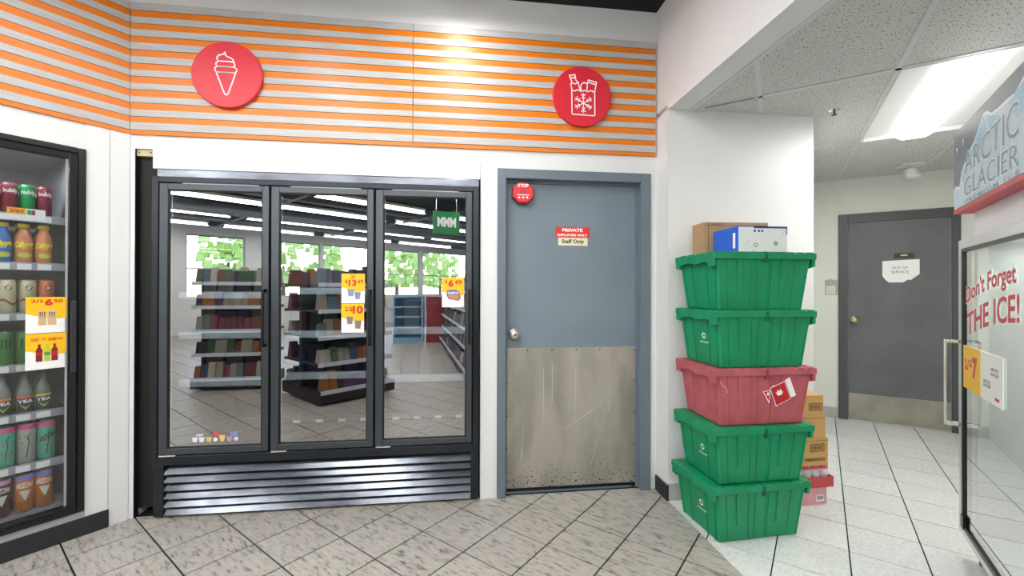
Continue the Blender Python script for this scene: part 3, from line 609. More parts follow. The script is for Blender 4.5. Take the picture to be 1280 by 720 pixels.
def bottle(label, r, h, liquid, capc, word=None, wcol='#f6e11c', kind=0):
    t_ = thing('drink_bottle', label, 'bottle'); m_ = mat('bottle ' + liquid, liquid, .15, noise=.2, nscale=30)
    if kind == 0: prof = [(r * .9, 0), (r, .006), (r, h * .58), (r * .9, h * .70), (r * .55, h * .82), (r * .55, h * .90)]; cap = [(r * .66, h * .90), (r * .68, h * .93), (r * .66, h)]
    else: prof = [(r * .9, 0), (r, .006), (r, h * .45), (r * .85, h * .60), (r * .45, h * .76), (r * .32, h * .92)]; cap = [(r * .38, h * .92), (r * .40, h)]
    obj('glass_body', MB().lathe(prof, 22), m_, t_, smooth=True); obj('cap', MB().lathe(cap, 18), mat('cap ' + capc, capc, .4), t_)
    if kind == 0:
        arc_text(word, r * 1.03, -1.15, 1.15, h * .36, h * .56, mat('word ' + wcol, wcol, .4), t_, .06, slope=.008)
        el = lambda q: .013 * math.sqrt(max(0, 1 - (q / .85) ** 2)); cyl_shape('badge', r * 1.025, .85, lambda q: h * .2 - el(q), lambda q: h * .2 + el(q), mat('badge lime', '#c9cf3a', .4), t_)
    else:
        a = 1.1; N = 8
        def strip(z0, z1, m, nm_):
            mb = MB(); mb.v = [(r * 1.02 * sin(-a + 2 * a * i / N), -r * 1.02 * cos(-a + 2 * a * i / N), z) for z in (z0, z1) for i in range(N + 1)]; mb.f = [(i, i + 1, N + 2 + i, N + 1 + i) for i in range(N)]; obj(nm_, mb, m, t_)
        strip(h * .04, h * .42, mat('bottle label dark', '#35382f', .5), 'label'); r_ = r; 
        mb = MB(); mb.v = [(r * 1.04 * sin(-a + 2 * a * i / N), -r * 1.04 * cos(-a + 2 * a * i / N), z) for z in (h * .36, h * .42) for i in range(N + 1)]; mb.f = [(i, i + 1, N + 2 + i, N + 1 + i) for i in range(N)]; obj('flavour_band', mb, mat('flavour ' + wcol, wcol, .4), t_)
        arc_text(word, r * 1.05, -.9, .9, h * .25, h * .33, WHITE, t_, .03)
        cyl_shape('leaf_mark', r * 1.04, .7, lambda q: h * (.08 + .14 * abs(q) / .7), lambda q: h * (.14 + .09 * abs(q) / .7), mat('leaf lime', '#9dbb4a', .4), t_)
    return t_
def place(t_, s, d, z, ang=0): t_.location = P('left', s, d, z); t_.rotation_euler = (0, 0, rl + ang)
def backs(t_, s, z, n, label, grp, dep, step):
    sh = ['top', 'second', 'third', 'fourth', 'fifth', 'sixth', 'bottom'][rowz.index(z)]; kd = t_.name.split('.')[0].split('_')[1]
    t_['group'] = 'drinks on the %s cooler shelf' % sh
    if 'long-neck' in label: label = label.split(' with ')[1].split(' label')[0].split()[-1] + '-banded clear bottle'
    for k in range(1, n):
        c_ = dup(t_, P('left', s, dep + step * k, z), rl + random.uniform(-.3, .3), '%s %s %s in line behind the front one on the %s cooler shelf' % (label.split(kd)[0].split(' with')[0].replace('coffee', '').replace('drink', '').strip(), kd, ['', 'second', 'third', 'fourth'][k], sh))
ROWS = [
 (rowz[0], [(.340, 'c', .0275, .150, '#a03049'), (.404, 'c', .0275, .150, '#9c2440'), (.463, 'c', .0275, .150, '#22a65a'), (.522, 'c', .0275, .150, '#96304a')]),
]
def a_front(lbl): return lbl
specs = []
nm4 = ['at the left edge of the picture', 'first from the left', 'second from the left', 'nearest the door handle']
for j, (s, cb) in enumerate(((.345, '#b0354f'), (.404, '#8e1f3e'), (.463, '#1fa356'), (.522, '#932f48'))):
    colr = ['rose', 'dark crimson', 'green', 'crimson'][j]
    t_ = can('%s slim drink can on the top cooler shelf, %s' % (colr, nm4[j]), .0275, .152, cb, word='bubly', wcol='#ffffff', deco=(.098, .125)); place(t_, s, .085, rowz[0]); backs(t_, s, rowz[0], 2, '%s slim drink can on the top cooler shelf, %s' % (colr, nm4[j]), '', .085, .058)
for j, (s, cb, cn) in enumerate(((.381, '#1d6fc2', 'blue'), (.451, '#d98a62', 'peach orange'), (.520, '#e08a5c', 'orange'))):
    L = '%s juice bottle with a yellow cap on the second cooler shelf, %s' % (cn, ['left', 'middle', 'right'][j] + ' of three')
    t_ = bottle(L, .031, .196, cb, '#e8e02a', 'Calypso'); place(t_, s, .085, rowz[1]); backs(t_, s, rowz[1], 2, L, '', .085, .066)
for j, (s, cb, cn) in enumerate(((.398, '#d9cfa6', 'cream'), (.466, '#d2cc9e', 'pale khaki'), (.532, '#d8714a', 'orange'))):
    L = '%s coffee can with a round emblem on the third cooler shelf, %s' % (cn, ['left', 'middle', 'right'][j] + ' of three')
    t_ = can(L, .030, .165, cb); emblem(t_, .030, .125, .0125, '#3d5a50'); emblem(t_, .0303, .125, .006, '#d9e0d6')
    mb = MB(); N = 8; mb.v = [(.0306 * sin(q), -.0306 * cos(q), z) for z, off in ((0, 0), (1, .012)) for q in [-1.2 + 2.4 * i / N for i in range(N + 1)]]
    mb.v = [(.0306 * sin(-1.2 + 2.4 * i / N), -.0306 * cos(-1.2 + 2.4 * i / N), .05 + .012 * sin(i * .8) + o_) for o_ in (0, .012) for i in range(N + 1)]; mb.f = [(i, i + 1, N + 2 + i, N + 1 + i) for i in range(N)]; obj('swirl', mb, mat('swirl brown', '#8a5a38', .4), t_)
    place(t_, s, .085, rowz[2]); backs(t_, s, rowz[2], 4, L, '', .085, .062)
for j, (s, cb, cn) in enumerate(((.392, '#3f8f3c', 'green'), (.457, '#4a9440', 'light green'), (.522, '#2c3a30', 'black'))):
    L = '%s energy drink can on the fourth cooler shelf, %s' % (cn, ['left of the yellow price signs', 'behind the price signs', 'behind the price signs near the handle'][j])
    t_ = can(L, .030, .160, cb); mb = MB()
    for q in (-.45, 0, .45): mb.prism([(.0, 0), (0, 0), (0, 0)], 0, 0) if 0 else None
    r = .0306
    for q in (-.45, 0., .45):
        b0 = len(mb.v); mb.v += [(r * sin(q - .1), -r * cos(q - .1), .085), (r * sin(q + .05), -r * cos(q + .05), .07), (r * sin(q + .13), -r * cos(q + .13), .128), (r * sin(q - .12), -r * cos(q - .12), .125)]; mb.f.append((b0, b0 + 1, b0 + 2, b0 + 3))
    obj('claw_mark', mb, mat('claw dark', '#16281a', .4), t_); place(t_, s, .085, rowz[3]); backs(t_, s, rowz[3], 4, L, '', .085, .062)
for j, (s, wc, cn) in enumerate(((.384, '#e88a3c', 'an orange'), (.457, '#e2603a', 'a red'), (.520, '#d8cf3a', 'a yellow'))):
    L = 'clear long-neck bottle with %s label band on the fifth cooler shelf' % cn
    t_ = bottle(L, .030, .200, '#8b8c84', '#6f7068', 'HARD TEA'[:0] + 'JARRITOS'[:0] + 'FRESCO'[:0] + 'STEEP', wc, 1) if 0 else bottle(L, .030, .200, '#8b8c84', '#6f7068', 'TEA', wc, 1)
    place(t_, s, .085, rowz[4]); backs(t_, s, rowz[4], 2, L, '', .085, .064)
for j, (s, cb, cn) in enumerate(((.394, '#5fc3a4', 'turquoise'), (.464, '#b9bdae', 'silver grey'), (.532, '#57bfa6', 'teal-yellow'))):
    L = 'tall %s can with a pink rim on the sixth cooler shelf' % cn
    t_ = can(L, .033, .196, cb, top='#ef5a94', lid='#b97a72' if j == 0 else '#c9cccf'); 
    mb = MB()
    for k_ in range(9):
        q = random.uniform(-.9, .9); z = random.uniform(.06, .15); R = random.uniform(.003, .006); b0 = len(mb.v); mb.v += [(.0336 * sin(q + R / .033 * cos(a)), -.0336 * cos(q + R / .033 * cos(a)), z + R * sin(a)) for a in [k * pi / 3 for k in range(6)]]; mb.f.append(tuple(range(b0, b0 + 6)))
    obj('blossom', mb, mat('blossom ' + str(j), ['#c9526e', '#8c9386', '#d9a07c'][j], .4), t_)
    mb = MB(); r = .0335; br = [(-.1, .03), (0, .07), (.15, .10), (.05, .13), (.3, .15)]
    for (q0, z0), (q1, z1) in zip(br[:-1], br[1:]):
        b0 = len(mb.v); mb.v += [(r * 1.01 * sin(q), -r * 1.01 * cos(q), z) for q, z in ((q0 - .05, z0), (q0 + .05, z0), (q1 + .05, z1), (q1 - .05, z1))]; mb.f.append((b0, b0 + 1, b0 + 2, b0 + 3))
    obj('branch', mb, mat('branch dark', '#2c3c3a', .5), t_)
    if j != 1: arc_text('ARIZONA', r * 1.01, -1.25, -.65, .03, .15, WHITE, t_, .02) if 0 else None
    if j == 2: arc_text('ARIZONA', r * 1.015, -.9, .9, .10, .13, BLACK, t_, .02, slope=.03)
    if j == 0:
        def fnv(u, v): a = -1.15 + .35 * v; return (r * 1.012 * sin(a), -r * 1.012 * cos(a), .17 - .14 * u)
        lettering('ARIZONA', 0, 0, 0, 0, 0, mat('pink word', '#e8487e', .4), t_, .03, fn=lambda u, v: fnv(u, v))
    place(t_, s, .085, rowz[5]); backs(t_, s, rowz[5], 3, L, '', .085, .068)
for j, (s, cb, cn, tp) in enumerate(((.381, '#6a3038', 'maroon', '#e3a3e0'), (.457, '#e08a34', 'orange', '#8a8cf0'), (.524, '#d9822e', 'deep orange', '#8a8cf0'))):
    L = '%s tea can with a %s rim on the bottom cooler shelf, %s' % (cn, 'pink' if j == 0 else 'lilac', ['left', 'middle', 'right'][j] + ' of three')
    t_ = can(L, .033, .185, cb, top=tp, word='ARIZONA', wcol='#f6efe6', deco=(.118, .145))
    cyl_shape('triangle_mark', .0341, .6, lambda q: .055 + .05 * abs(q) / .6, lambda q: .105, mat('tri pale', '#dfe0d0', .4), t_)
    place(t_, s, .085, rowz[6]); backs(t_, s, rowz[6], 3, L, '', .085, .068)
# price signs on the cooler glass
yl = -.0165
t_, a, h = card('price_sign', 'yellow price sign 2 for 6.50 on the cooler door, upper of the two', .444, .585, 1.078, 1.256, 'left', yl)
lettering('2/', a * .12, a * .33, h * .84, h * .94, -.0027, PRED, t_, .03); lettering('$', a * .34, a * .42, h * .84, h * .94, -.0027, PRED, t_, .03); lettering('6', a * .45, a * .66, h * .76, h * .95, -.0027, PRED, t_, .06); lettering('50', a * .67, a * .91, h * .84, h * .94, -.0027, PRED, t_, .04)
mb = MB(); mb.box(a * .30, a * .49, -.0028, -.0022, h * .22, h * .64); mb.box(a * .53, a * .74, -.0028, -.0022, h * .22, h * .64); obj('can_picture', mb, mat('pic tan', '#d8b48c', .5), t_)
mb = MB()
for x_ in (.33, .385, .44, .56, .62, .68): mb.prism([(a * x_, h * .58), (a * (x_ + .012), h * .38), (a * (x_ + .03), h * .58)], -.0032, -.0028, 'y')
obj('claw_picture', mb, mat('pic dark', '#3a1c24', .5), t_)
t_, a, h = card('price_sign', 'yellow price sign with three drink bottles on the cooler door, lower of the two', .444, .584, .898, 1.075, 'left', yl)
lettering('2/$7', a * .12, a * .34, h * .78, h * .88, -.0027, PRED, t_, .04); lettering('77', a * .37, a * .5, h * .8, h * .87, -.0027, PRED, t_, .03); lettering('2/$5', a * .54, a * .76, h * .78, h * .88, -.0027, PRED, t_, .04); lettering('50', a * .78, a * .91, h * .8, h * .87, -.0027, PRED, t_, .03)
for x_, c_, cc in ((.33, '#7a1c22', '#b02024'), (.53, '#b8cc3c', '#5a9a50'), (.71, '#8a1c2c', '#c02030')):
    mb = MB(); w_ = .08; mb.prism([(a * (x_ - w_), h * .22), (a * (x_ + w_), h * .22), (a * (x_ + w_), h * .54), (a * (x_ + .03), h * .62), (a * (x_ + .03), h * .66), (a * (x_ - .03), h * .66), (a * (x_ - .03), h * .62), (a * (x_ - w_), h * .54)], -.0028, -.0022, 'y'); mb.box(a * (x_ - .035), a * (x_ + .035), -.0030, -.0022, h * .66, h * .70)
    p_ = obj('bottle_picture', mb, mat('pic ' + c_, c_, .5), t_)
    obj('bottle_label', MB().box(a * (x_ - w_), a * (x_ + w_), -.0034, -.0028, h * .38, h * .48), mat('pic ' + cc, cc, .5), p_)
t_ = thing('shelf_offer_card', 'yellow and white offer card 2 for 4 hanging from the top cooler shelf', 'price sign', P('left', .388, .028, 1.633), rl)
obj('card', MB().box(0, .128, -.0015, 0, 0, .060), PAPER, t_); obj('yellow_field', MB().box(0, .062, -.0022, -.0015, .028, .060), YEL, t_); lettering('2/$4', .008, .055, .034, .054, -.0027, PRED, t_, .05)
obj('can_picture', MB().box(.066, .079, -.0022, -.0015, .03, .054), mat('pic green', '#2aa05a', .5), t_); obj('can_picture', MB().box(.080, .093, -.0022, -.0015, .03, .054), mat('pic crim', '#a82a48', .5), t_)
lettering('2/$4 bubly', .066, .12, .014, .022, -.0022, MATS['print grey'], t_, 0) if 0 else None

# ================================================================== CRATES
def crate(label, m_, hh=.30, emblem_=True):
    t_ = thing('tote_crate', label, 'crate', (0, 0, 0), 0); H_ = hh - .026
    bw, bd, tw, td = .232, .162, .262, .186; 
    b = MB(); b.hexa([(-bw, -bd, 0), (bw, -bd, 0), (bw, bd, 0), (-bw, bd, 0), (-tw, -td, H_), (tw, -td, H_), (tw, td, H_), (-tw, td, H_)]); obj('body', b, m_, t_, bevel=.008)
    def fpt(u, v, o):  # front face point, u in -1..1, v 0..1
        k = v; return (u * (bw + (tw - bw) * k), -(bd + (td - bd) * k) - o, H_ * k)
    def spt(u, v, o):
        k = v; return (-(bw + (tw - bw) * k) - o, u * (bd + (td - bd) * k), H_ * k)
    def slab(fn, poly, o0, o1):
        mb = MB(); n = len(poly); mb.v = [fn(u, v, o0) for u, v in poly] + [fn(u, v, o1) for u, v in poly]
        mb.f = [tuple(range(n)), tuple(n + i for i in reversed(range(n)))] + [(i, (i + 1) % n, n + (i + 1) % n, n + i) for i in range(n)]; return mb
    for u in (-.52, .42):
        obj('rib', slab(fpt, [(u - .06, .97), (u - .045, .32), (u + .03, .32), (u + .075, .97)], -.002, .007), m_, t_, bevel=.002)
    for u in (-.95, -.78, -.27, -.12, .12, .17, .70, .95):
        w_ = .022 if u not in (.12, .17) else .008
        obj('rib', slab(fpt, [(u - w_, .97), (u - w_ * .7, .02), (u + w_ * .7, .02), (u + w_, .97)], -.002, .004), m_, t_)
    for u in (-.85, -.45, .35, .85): obj('rib', slab(spt, [(u - .04, .97), (u - .03, .02), (u + .03, .02), (u + .04, .97)], -.002, .005), m_, t_)
    # rim: scalloped on the short side
    r = MB(); R1, R2 = .284, .202
    r.box(-R1, R1, -R2, -R2 + .012, H_ - .010, hh - .004); r.box(-R1, R1, R2 - .012, R2, H_ - .010, hh - .004); r.box(R1 - .012, R1, -R2 + .012, R2 - .012, H_ - .010, hh - .004); r.box(-R1, -R1 + .012, -R2 + .012, R2 - .012, H_ - .004, hh - .004)
    r.box(-R1 + .012, R1 - .012, -R2 + .012, R2 - .012, H_ - .004, H_ + .006)
    obj('rim', r, m_, t_, bevel=.004)
    g = [(-R2 + .01, H_), (-R2 + .01, H_ - .045), (-R2 + .05, H_ - .055), (-R2 + .06, H_ - .028), (-.10, H_ - .022), (-.03, H_ - .032), (.05, H_ - .020), (R2 - .06, H_ - .030), (R2 - .05, H_ - .05), (R2 - .01, H_ - .045), (R2 - .01, H_)]
    obj('handle', MB().prism(g, -R1, -R1 + .016, 'x'), m_, t_, bevel=.002); obj('handle', MB().prism(g, R1 - .016, R1, 'x'), m_, t_, bevel=.002)
    for sx_ in (-1, 1):
        l = MB(); xa, xb = (-R1 + .004, -.004) if sx_ < 0 else (.004, R1 - .004); l.box(xa, xb, -R2 + .004, R2 - .004, hh - .010, hh - .002)
        n = 5
        for k in range(n):
            x_ = xa + (xb - xa) * (k + .1) / n; l.box(x_, x_ + (xb - xa) / n * .62, -R2 - .001, -R2 + .03, hh - .008, hh + .002)
        for k in range(4):
            y_ = -R2 + .03 + (2 * R2 - .06) * k / 4; xx = -R1 - .001 if sx_ < 0 else R1 - .03; l.box(xx, xx + .03, y_, y_ + .05, hh - .006, hh + .0015)
        obj('lid_flap', l, m_, t_, bevel=.002)
    obj('latch', MB().box(-.007, .007, -R2 - .003, -R2 + .006, H_ - .030, H_ + .020), mat('latch dark ' + m_.name, '#0c5a3a' if m_ is GREEN else '#7c3c44', .5), t_)  # dark block, puts the shade of a rim notch into colour
    if emblem_:
        n = 14; z0 = .55; ring = MB(); pts = []
        for rr in (.016, .010):
            for i in range(n): a = 2 * pi * i / n; pts.append(spt(-.28 + rr * cos(a) / .17, .58 + rr * sin(a) / H_, .0065))
        ring.v = pts; ring.f = [(i, (i + 1) % n, n + (i + 1) % n, n + i) for i in range(n)]; obj('logo', ring, WHITE, t_)
        vs, fs = text_verts('Recycle', .01); mb = MB(); mb.v = [spt(-.05 - .44 * u + (0) , .44 + .05 * v, .0065) for u, v in vs]; mb.f = fs
        mb.v = [spt(-.06 - .44 * (1-u)*1.0, .42 + .055 * v, .0065) for u, v in vs]
        me = bpy.data.meshes.new('logo_text'); me.from_pydata(mb.v, [], mb.f); me.materials.append(WHITE); obj('logo_text', me, WHITE, t_)
    return t_
cr = [('green lidded tote crate on the floor, bottom of the stack', GREEN, True), ('green lidded tote crate directly under the faded red one', GREEN, True), ('faded red tote crate with torn red hazard stickers, middle of the stack', REDC, False), ('green lidded tote crate directly on top of the faded red one', GREEN, True), ('green lidded tote crate at the top of the stack, carrying two boxes', GREEN, False)]
offs = [(-.012, .012, 10.5), (-.004, 0, 8.5), (.008, .004, 7), (.006, 0, 7.5), (.004, .002, 6.5)]
first = None; crates = []
for i, ((lb, m_, em), (ox, oy, a)) in enumerate(zip(cr, offs)):
    t_ = crate(lb, m_, .299 if i else .297, em); t_['group'] = 'stacked lidded tote crates'; t_.location = (1.276 + ox, 2.402 + oy, i * .2985 + .001 * (i > 0)); t_.rotation_euler = (0, 0, RD(a)); crates.append(t_)
# hazard stickers on the red crate
rc = crates[2]
def frontpt(x, z, o=.006): k = z / .273; return (x, -(.162 + .024 * k) - o, z)
def facepoly(name, pts, m_, o):
    mb = MB(); n = len(pts); mb.v = [frontpt(x, z, o) for x, z in pts] + [frontpt(x, z, o - .0015) for x, z in pts]
    mb.f = [tuple(range(n)), tuple(n + i for i in reversed(range(n)))] + [(i, (i + 1) % n, n + (i + 1) % n, n + i) for i in range(n)]; return obj(name, mb, m_, rc)
def rp(c, pts, a): return [(c[0] + x * cos(a) - z * sin(a), c[1] + x * sin(a) + z * cos(a)) for x, z in pts]
sq = lambda w, h: [(-w, -h), (w, -h), (w, h), (-w, h)]
c0 = (.088, .165); a0 = RD(24)
facepoly('sticker_border', rp(c0, sq(.045, .052), a0), WHITE, .0082); facepoly('hazard_sticker', rp(c0, sq(.042, .049), a0), mat('hazard red', '#c8232a', .4), .0090)
facepoly('sticker_tab', rp((c0[0] + .061 * cos(a0), c0[1] + .061 * sin(a0) + .006), sq(.014, .052), a0), WHITE, .0082)
facepoly('flame_mark', rp((c0[0] - .006, c0[1] + .008), [(-.014, -.014), (.006, -.018), (.018, -.004), (.010, .002), (.012, .016), (.0, .006), (-.008, .018), (-.012, .004), (-.022, .008)], a0), WHITE, .0098)
facepoly('sticker_scrap', [(-.012, .178), (.028, .115), (.030, .185)], WHITE, .0082); facepoly('hazard_scrap', [(-.006, .176), (.025, .127), (.026, .181)], MATS['hazard red'], .0090)
facepoly('scrap_mark', rp((.016, .165), [(-.007, -.006), (.004, -.008), (.007, .004), (-.001, .01)], 0), WHITE, .0098)
facepoly('sticker_scrap', [(.062, .102), (.080, .096), (.076, .108), (.064, .108)], WHITE, .0082); facepoly('sticker_scrap', [(.035, .20), (.055, .206), (.05, .212), (.045, .205), (.042, .19)], WHITE, .0082)
mb = MB(); pts = [(-.27, .235), (-.255, .215), (-.235, .20), (-.228, .175)]; mb.tube([frontpt(x + .02, z, .008) for x, z in pts], .0025, 6); obj('tape_tear', mb, mat('tape pale', '#d9b8b4', .5), rc)
# boxes on top
TZ = 4 * .2985 + .303
t_ = thing('copy_paper_box', 'blue and white printed carton in front on the top green crate', 'box', (1.285, 2.335, TZ), RD(5))
bw_, bd_, bh_ = .134, .115, .132
obj('carton', MB().box(-bw_, bw_, -bd_, bd_, 0, bh_), BLUE, t_, bevel=.002); obj('front_panel', MB().box(-bw_ + .001, bw_ - .001, -bd_ - .001, -bd_, 0.001, bh_ - .004), PALE, t_); obj('corner_edge', MB().box(bw_ - .006, bw_ - .001, -bd_ - .0016, -bd_ - .001, .09, bh_), mat('navy', '#1b3f8a', .4), t_); obj('top_edge', MB().box(-.05, bw_ - .001, -bd_ - .0016, -bd_ - .001, bh_ - .010, bh_), MATS['navy'], t_)
mb = MB()
for x_ in (-.045, -.022, -.005): mb.lathe([(.006, -bd_ - .001), (.006, -bd_ - .0018)], 12, (x_, 0, .108), 'y')
obj('icon_dots', mb, MATS['navy'], t_)
mb = MB(); mb.lathe([(.012, -bd_ - .001), (.012, -bd_ - .0016)], 16, (.07, 0, .045), 'y'); obj('round_stamp', mb, mat('stamp grey', '#9aa09f', .5), t_)
mb = MB(); n = 6
for k in range(3): a = k * 2 * pi / 3; mb.stroke([(-.04 + .009 * cos(a + q), .035 + .009 * sin(a + q)) for q in (0, .5, 1., 1.5)], .003, -bd_ - .0018, -bd_ - .001)
obj('recycling_mark', mb, BLACK, t_); obj('crease', MB().stroke([(.085, .065), (.12, .11)], .001, -bd_ - .0016, -bd_ - .001).stroke([(-.10, .03), (-.075, .06)], .001, -bd_ - .0016, -bd_ - .001), MATS['stamp grey'], t_)
lettering('FSC recycled', -.022, .035, .032, .041, -bd_ - .0018, MATS['stamp grey'], t_, 0) if 0 else None
mb = MB(); mb.box(-bw_ - .001, -bw_, -.09, -.07, .02, .10); obj('side_print', mb, WHITE, t_)
t_ = thing('brown_carton', 'plain brown cardboard box behind the blue and white carton on the crates', 'box', (1.285, 2.575, TZ), RD(3)); obj('carton', MB().box(-.19, .19, -.10, .045, 0, .192), CARD, t_, bevel=.002); obj('seam', MB().box(-.19, .19, -.1008, -.10, .172, .174).box(-.165, -.163, -.1008, -.10, 0, .19), CARDD, t_)
lettering('THIS SIDE UP', -.155, -.085, .176, .184, -.1012, CARDD, t_, 0)
# little stack of cartons right of the crates
bx, by = 1.772, 2.672; sr = RD(10)
def carton(label, z, h, w_, d_, dx, m_, rot=0, nm='cardboard_box'):
    t_ = thing(nm, label, 'box', (bx + dx, by, z), sr + rot); obj('carton', MB().box(-w_ / 2, w_ / 2, -d_ / 2, d_ / 2, 0, h), m_, t_, bevel=.002); return t_
yb = -.07
t_ = carton('pink wrapped drinks pack on the floor, lowest of the small stack behind the crates', 0, .105, .27, .14, .005, mat('pink wrap', '#dfa2a8', .35, noise=.4, nscale=20), 0, 'drinks_pack')
obj('barcode_label', MB().box(.06, .115, yb - .001, yb, .02, .055), WHITE, t_); mb = MB(); [mb.box(.064 + i * .006, .064 + i * .006 + .002 + .002 * (i % 2), yb - .0016, yb - .001, .028, .052) for i in range(8)]; obj('barcode', mb, BLACK, t_)
t_ = thing('canned_drinks_tray', 'red cardboard tray of shrink-wrapped white cans in the small stack behind the crates', 'drinks tray', (bx + .018, by, .106), sr)
b = MB(); w_ = .31; b.box(-w_ / 2, w_ / 2, -.075, .075, 0, .004); b.box(-w_ / 2, w_ / 2, -.079, -.075, 0, .062); b.box(-w_ / 2, w_ / 2, .075, .079, 0, .062); b.box(-w_ / 2 - .004, -w_ / 2, -.079, .079, 0, .062); b.box(w_ / 2, w_ / 2 + .004, -.079, .079, 0, .062); obj('tray', b, mat('tray red', '#c2444c', .5), t_)
for i in range(5):
    for j in range(2):
        x_ = -.122 + i * .061; y_ = -.035 + j * .066
        o = obj('tray_can', MB().lathe([(.026, .004), (.03, .01), (.03, .115), (.026, .128)], 14, (x_, y_, 0)), mat('can white wrap', '#e6dede', .3, noise=.5, nscale=30, col2='#a9a9a2'), t_, smooth=True); obj('can_band', MB().lathe([(.0305, .104), (.0305, .118), (.028, .126)], 14, (x_, y_, 0)), mat('tray pink', '#d85a66', .4), o)
z = .236
t_ = carton('tan cardboard box with a framed barcode and handwriting, lower of three in the small stack', z, .165, .29, .15, 0, CARD2); obj('flap_seam', MB().box(-.145, .145, -.0756, -.075, .150, .152), CARDD, t_)
def bar_frame(t_, x0, x1, z0, z1, y=-.075):
    mb = MB(); mb.stroke([(x0, z0), (x1, z0), (x1, z1), (x0, z1)], .004, y - .001, y - .0003, closed=True); f = obj('label_frame', mb, CARDD, t_)
    mb = MB(); n = 10; [mb.box(x0 + .008 + (x1 - x0 - .016) * i / n, x0 + .008 + (x1 - x0 - .016) * (i + .3 + .3 * (i % 2)) / n, y - .001, y - .0003, z0 + .008, z1 - .008) for i in range(n)]; obj('barcode', mb, CARDD, t_)
bar_frame(t_, .02, .115, .088, .130)
mb = MB(); random.seed(3)
for k in range(9): x_ = -.02 + k * .016; mb.stroke([(x_, .03), (x_ + .006, .05), (x_ + .01, .028), (x_ + .014, .046)], .0022, -.0762, -.0753)
obj('handwriting', mb, CARDD, t_)
z += .1655; t_ = carton('plain tan cardboard box, middle of three in the small stack', z, .135, .28, .15, -.012, CARD2); obj('flap_seam', MB().box(-.14, .14, -.0756, -.075, .122, .124), CARDD, t_)
z += .1355; t_ = carton('tan cardboard box with a framed barcode, top of the small stack', z, .125, .26, .15, -.016, CARD2); bar_frame(t_, .03, .118, .035, .075)

# ================================================================== ICE MACHINE
IC = thing('ice_merchandiser', 'tall glass-door ice freezer with a mountain header sign at the right edge', 'ice freezer', P('ice', *(lambda a: (a[0], a[1]))(LOC('ice', (2.205, 2.125))), 0), ROT('ice'))
Lx = 1.02
b = MB(); b.box(.03, Lx, .05, .09, .09, 1.69); b.box(.03, .07, .09, .80, .09, 1.69); b.box(Lx - .04, Lx, .09, .80, .09, 1.69); b.box(.07, Lx - .04, .76, .80, .09, 1.69); b.box(.07, Lx - .04, .09, .76, .09, .13); b.box(.07, Lx - .04, .09, .76, 1.65, 1.69)
b = MB(); b.box(.03, .07, .05, .80, .09, 1.69); b.box(Lx - .04, Lx, .05, .80, .09, 1.69); b.box(.07, Lx - .04, .76, .80, .09, 1.69); b.box(.07, Lx - .04, .05, .76, .09, .15); b.box(.07, Lx - .04, .05, .76, 1.52, 1.69)
obj('cabinet', b, MBODY, IC, bevel=.003)
obj('lining', MB().box(.071, Lx - .041, .75, .759, .15, 1.52), mat('ice lining', '#c9cfc6', .6), IC)
b = MB(); z0, z1 = .125, 1.545; b.box(0, .055, 0, .045, z0, z1); b.box(Lx - .055, Lx, 0, .045, z0, z1); b.box(.055, Lx - .055, 0, .045, z1 - .045, z1); b.box(.055, Lx - .055, 0, .045, z0, z0 + .035); dr = obj('door', b, MSIL, IC, bevel=.004)
b = MB(); b.box(.055, .075, -.002, .03, z0 + .035, z1 - .045); b.box(Lx - .075, Lx - .055, -.002, .03, z0 + .035, z1 - .045); b.box(.075, Lx - .075, -.002, .03, z1 - .06, z1 - .045); b.box(.075, Lx - .075, -.002, .03, z0 + .035, z0 + .055); obj('gasket', b, GASK, dr)
obj('pane', MB().box(.075, Lx - .075, .006, .012, z0 + .055, z1 - .06), IGLASS, dr)
obj('corner_bracket', MB().box(.06, .10, -.006, -.002, z0 + .04, z0 + .10), GASK, dr)
area('ice_case_fill', P('ice', LOC('ice', (2.205, 2.125))[0] + .5, .2, 1.50), (0, 0, ROT('ice')), .7, .1, 5, (.97, 1, .96))  # added fill to brighten the ice door glass, no lamp seen there
h = MB(); hz0, hz1 = .64, 1.06; hy = -.058; h.box(.028, .046, hy, hy + .008, hz0, hz1); h.box(.028, .046, hy + .008, 0, hz0, hz0 + .022); h.box(.028, .046, hy + .008, 0, hz1 - .016, hz1); obj('handle', h, CHROME, dr, bevel=.003)
sgn = MB(); sgn.box(-.012, Lx + .01, -.012, .06, 1.695, 2.075); hs_ = obj('header_sign', sgn, mat('sign slate', '#747984', .35), IC)
obj('sign_edge', MB().box(-.013, Lx + .011, -.014, .061, 1.677, 1.695), mat('sign edge red', '#c8283c', .4), hs_)
Mw = mat('mountain ice white', '#e9eef2', .4); Mb = mat('mountain ice blue', '#9fc6dc', .4)
outl = [(.0, 1.70), (.0, 1.80), (.03, 1.81), (.055, 1.80), (.085, 1.80), (.12, 1.86), (.17, 1.89), (.22, 1.90), (.25, 1.935), (.30, 1.95), (.36, 1.99), (.43, 2.035), (.47, 2.03), (.52, 2.005), (.6, 2.0), (.68, 2.0), (.76, 1.995), (.85, 2.03), (.93, 1.98), (1.0, 1.93), (1.0, 1.70)]
obj('mountain', MB().prism(outl, -.0135, -.012, 'y'), Mw, hs_)
obj('mountain_inner', MB().prism([(x, z - .012) if z > 1.71 else (x, z + .004) for x, z in outl], -.0142, -.0135, 'y'), mat('mountain pale blue', '#c3d6e2', .4), hs_)
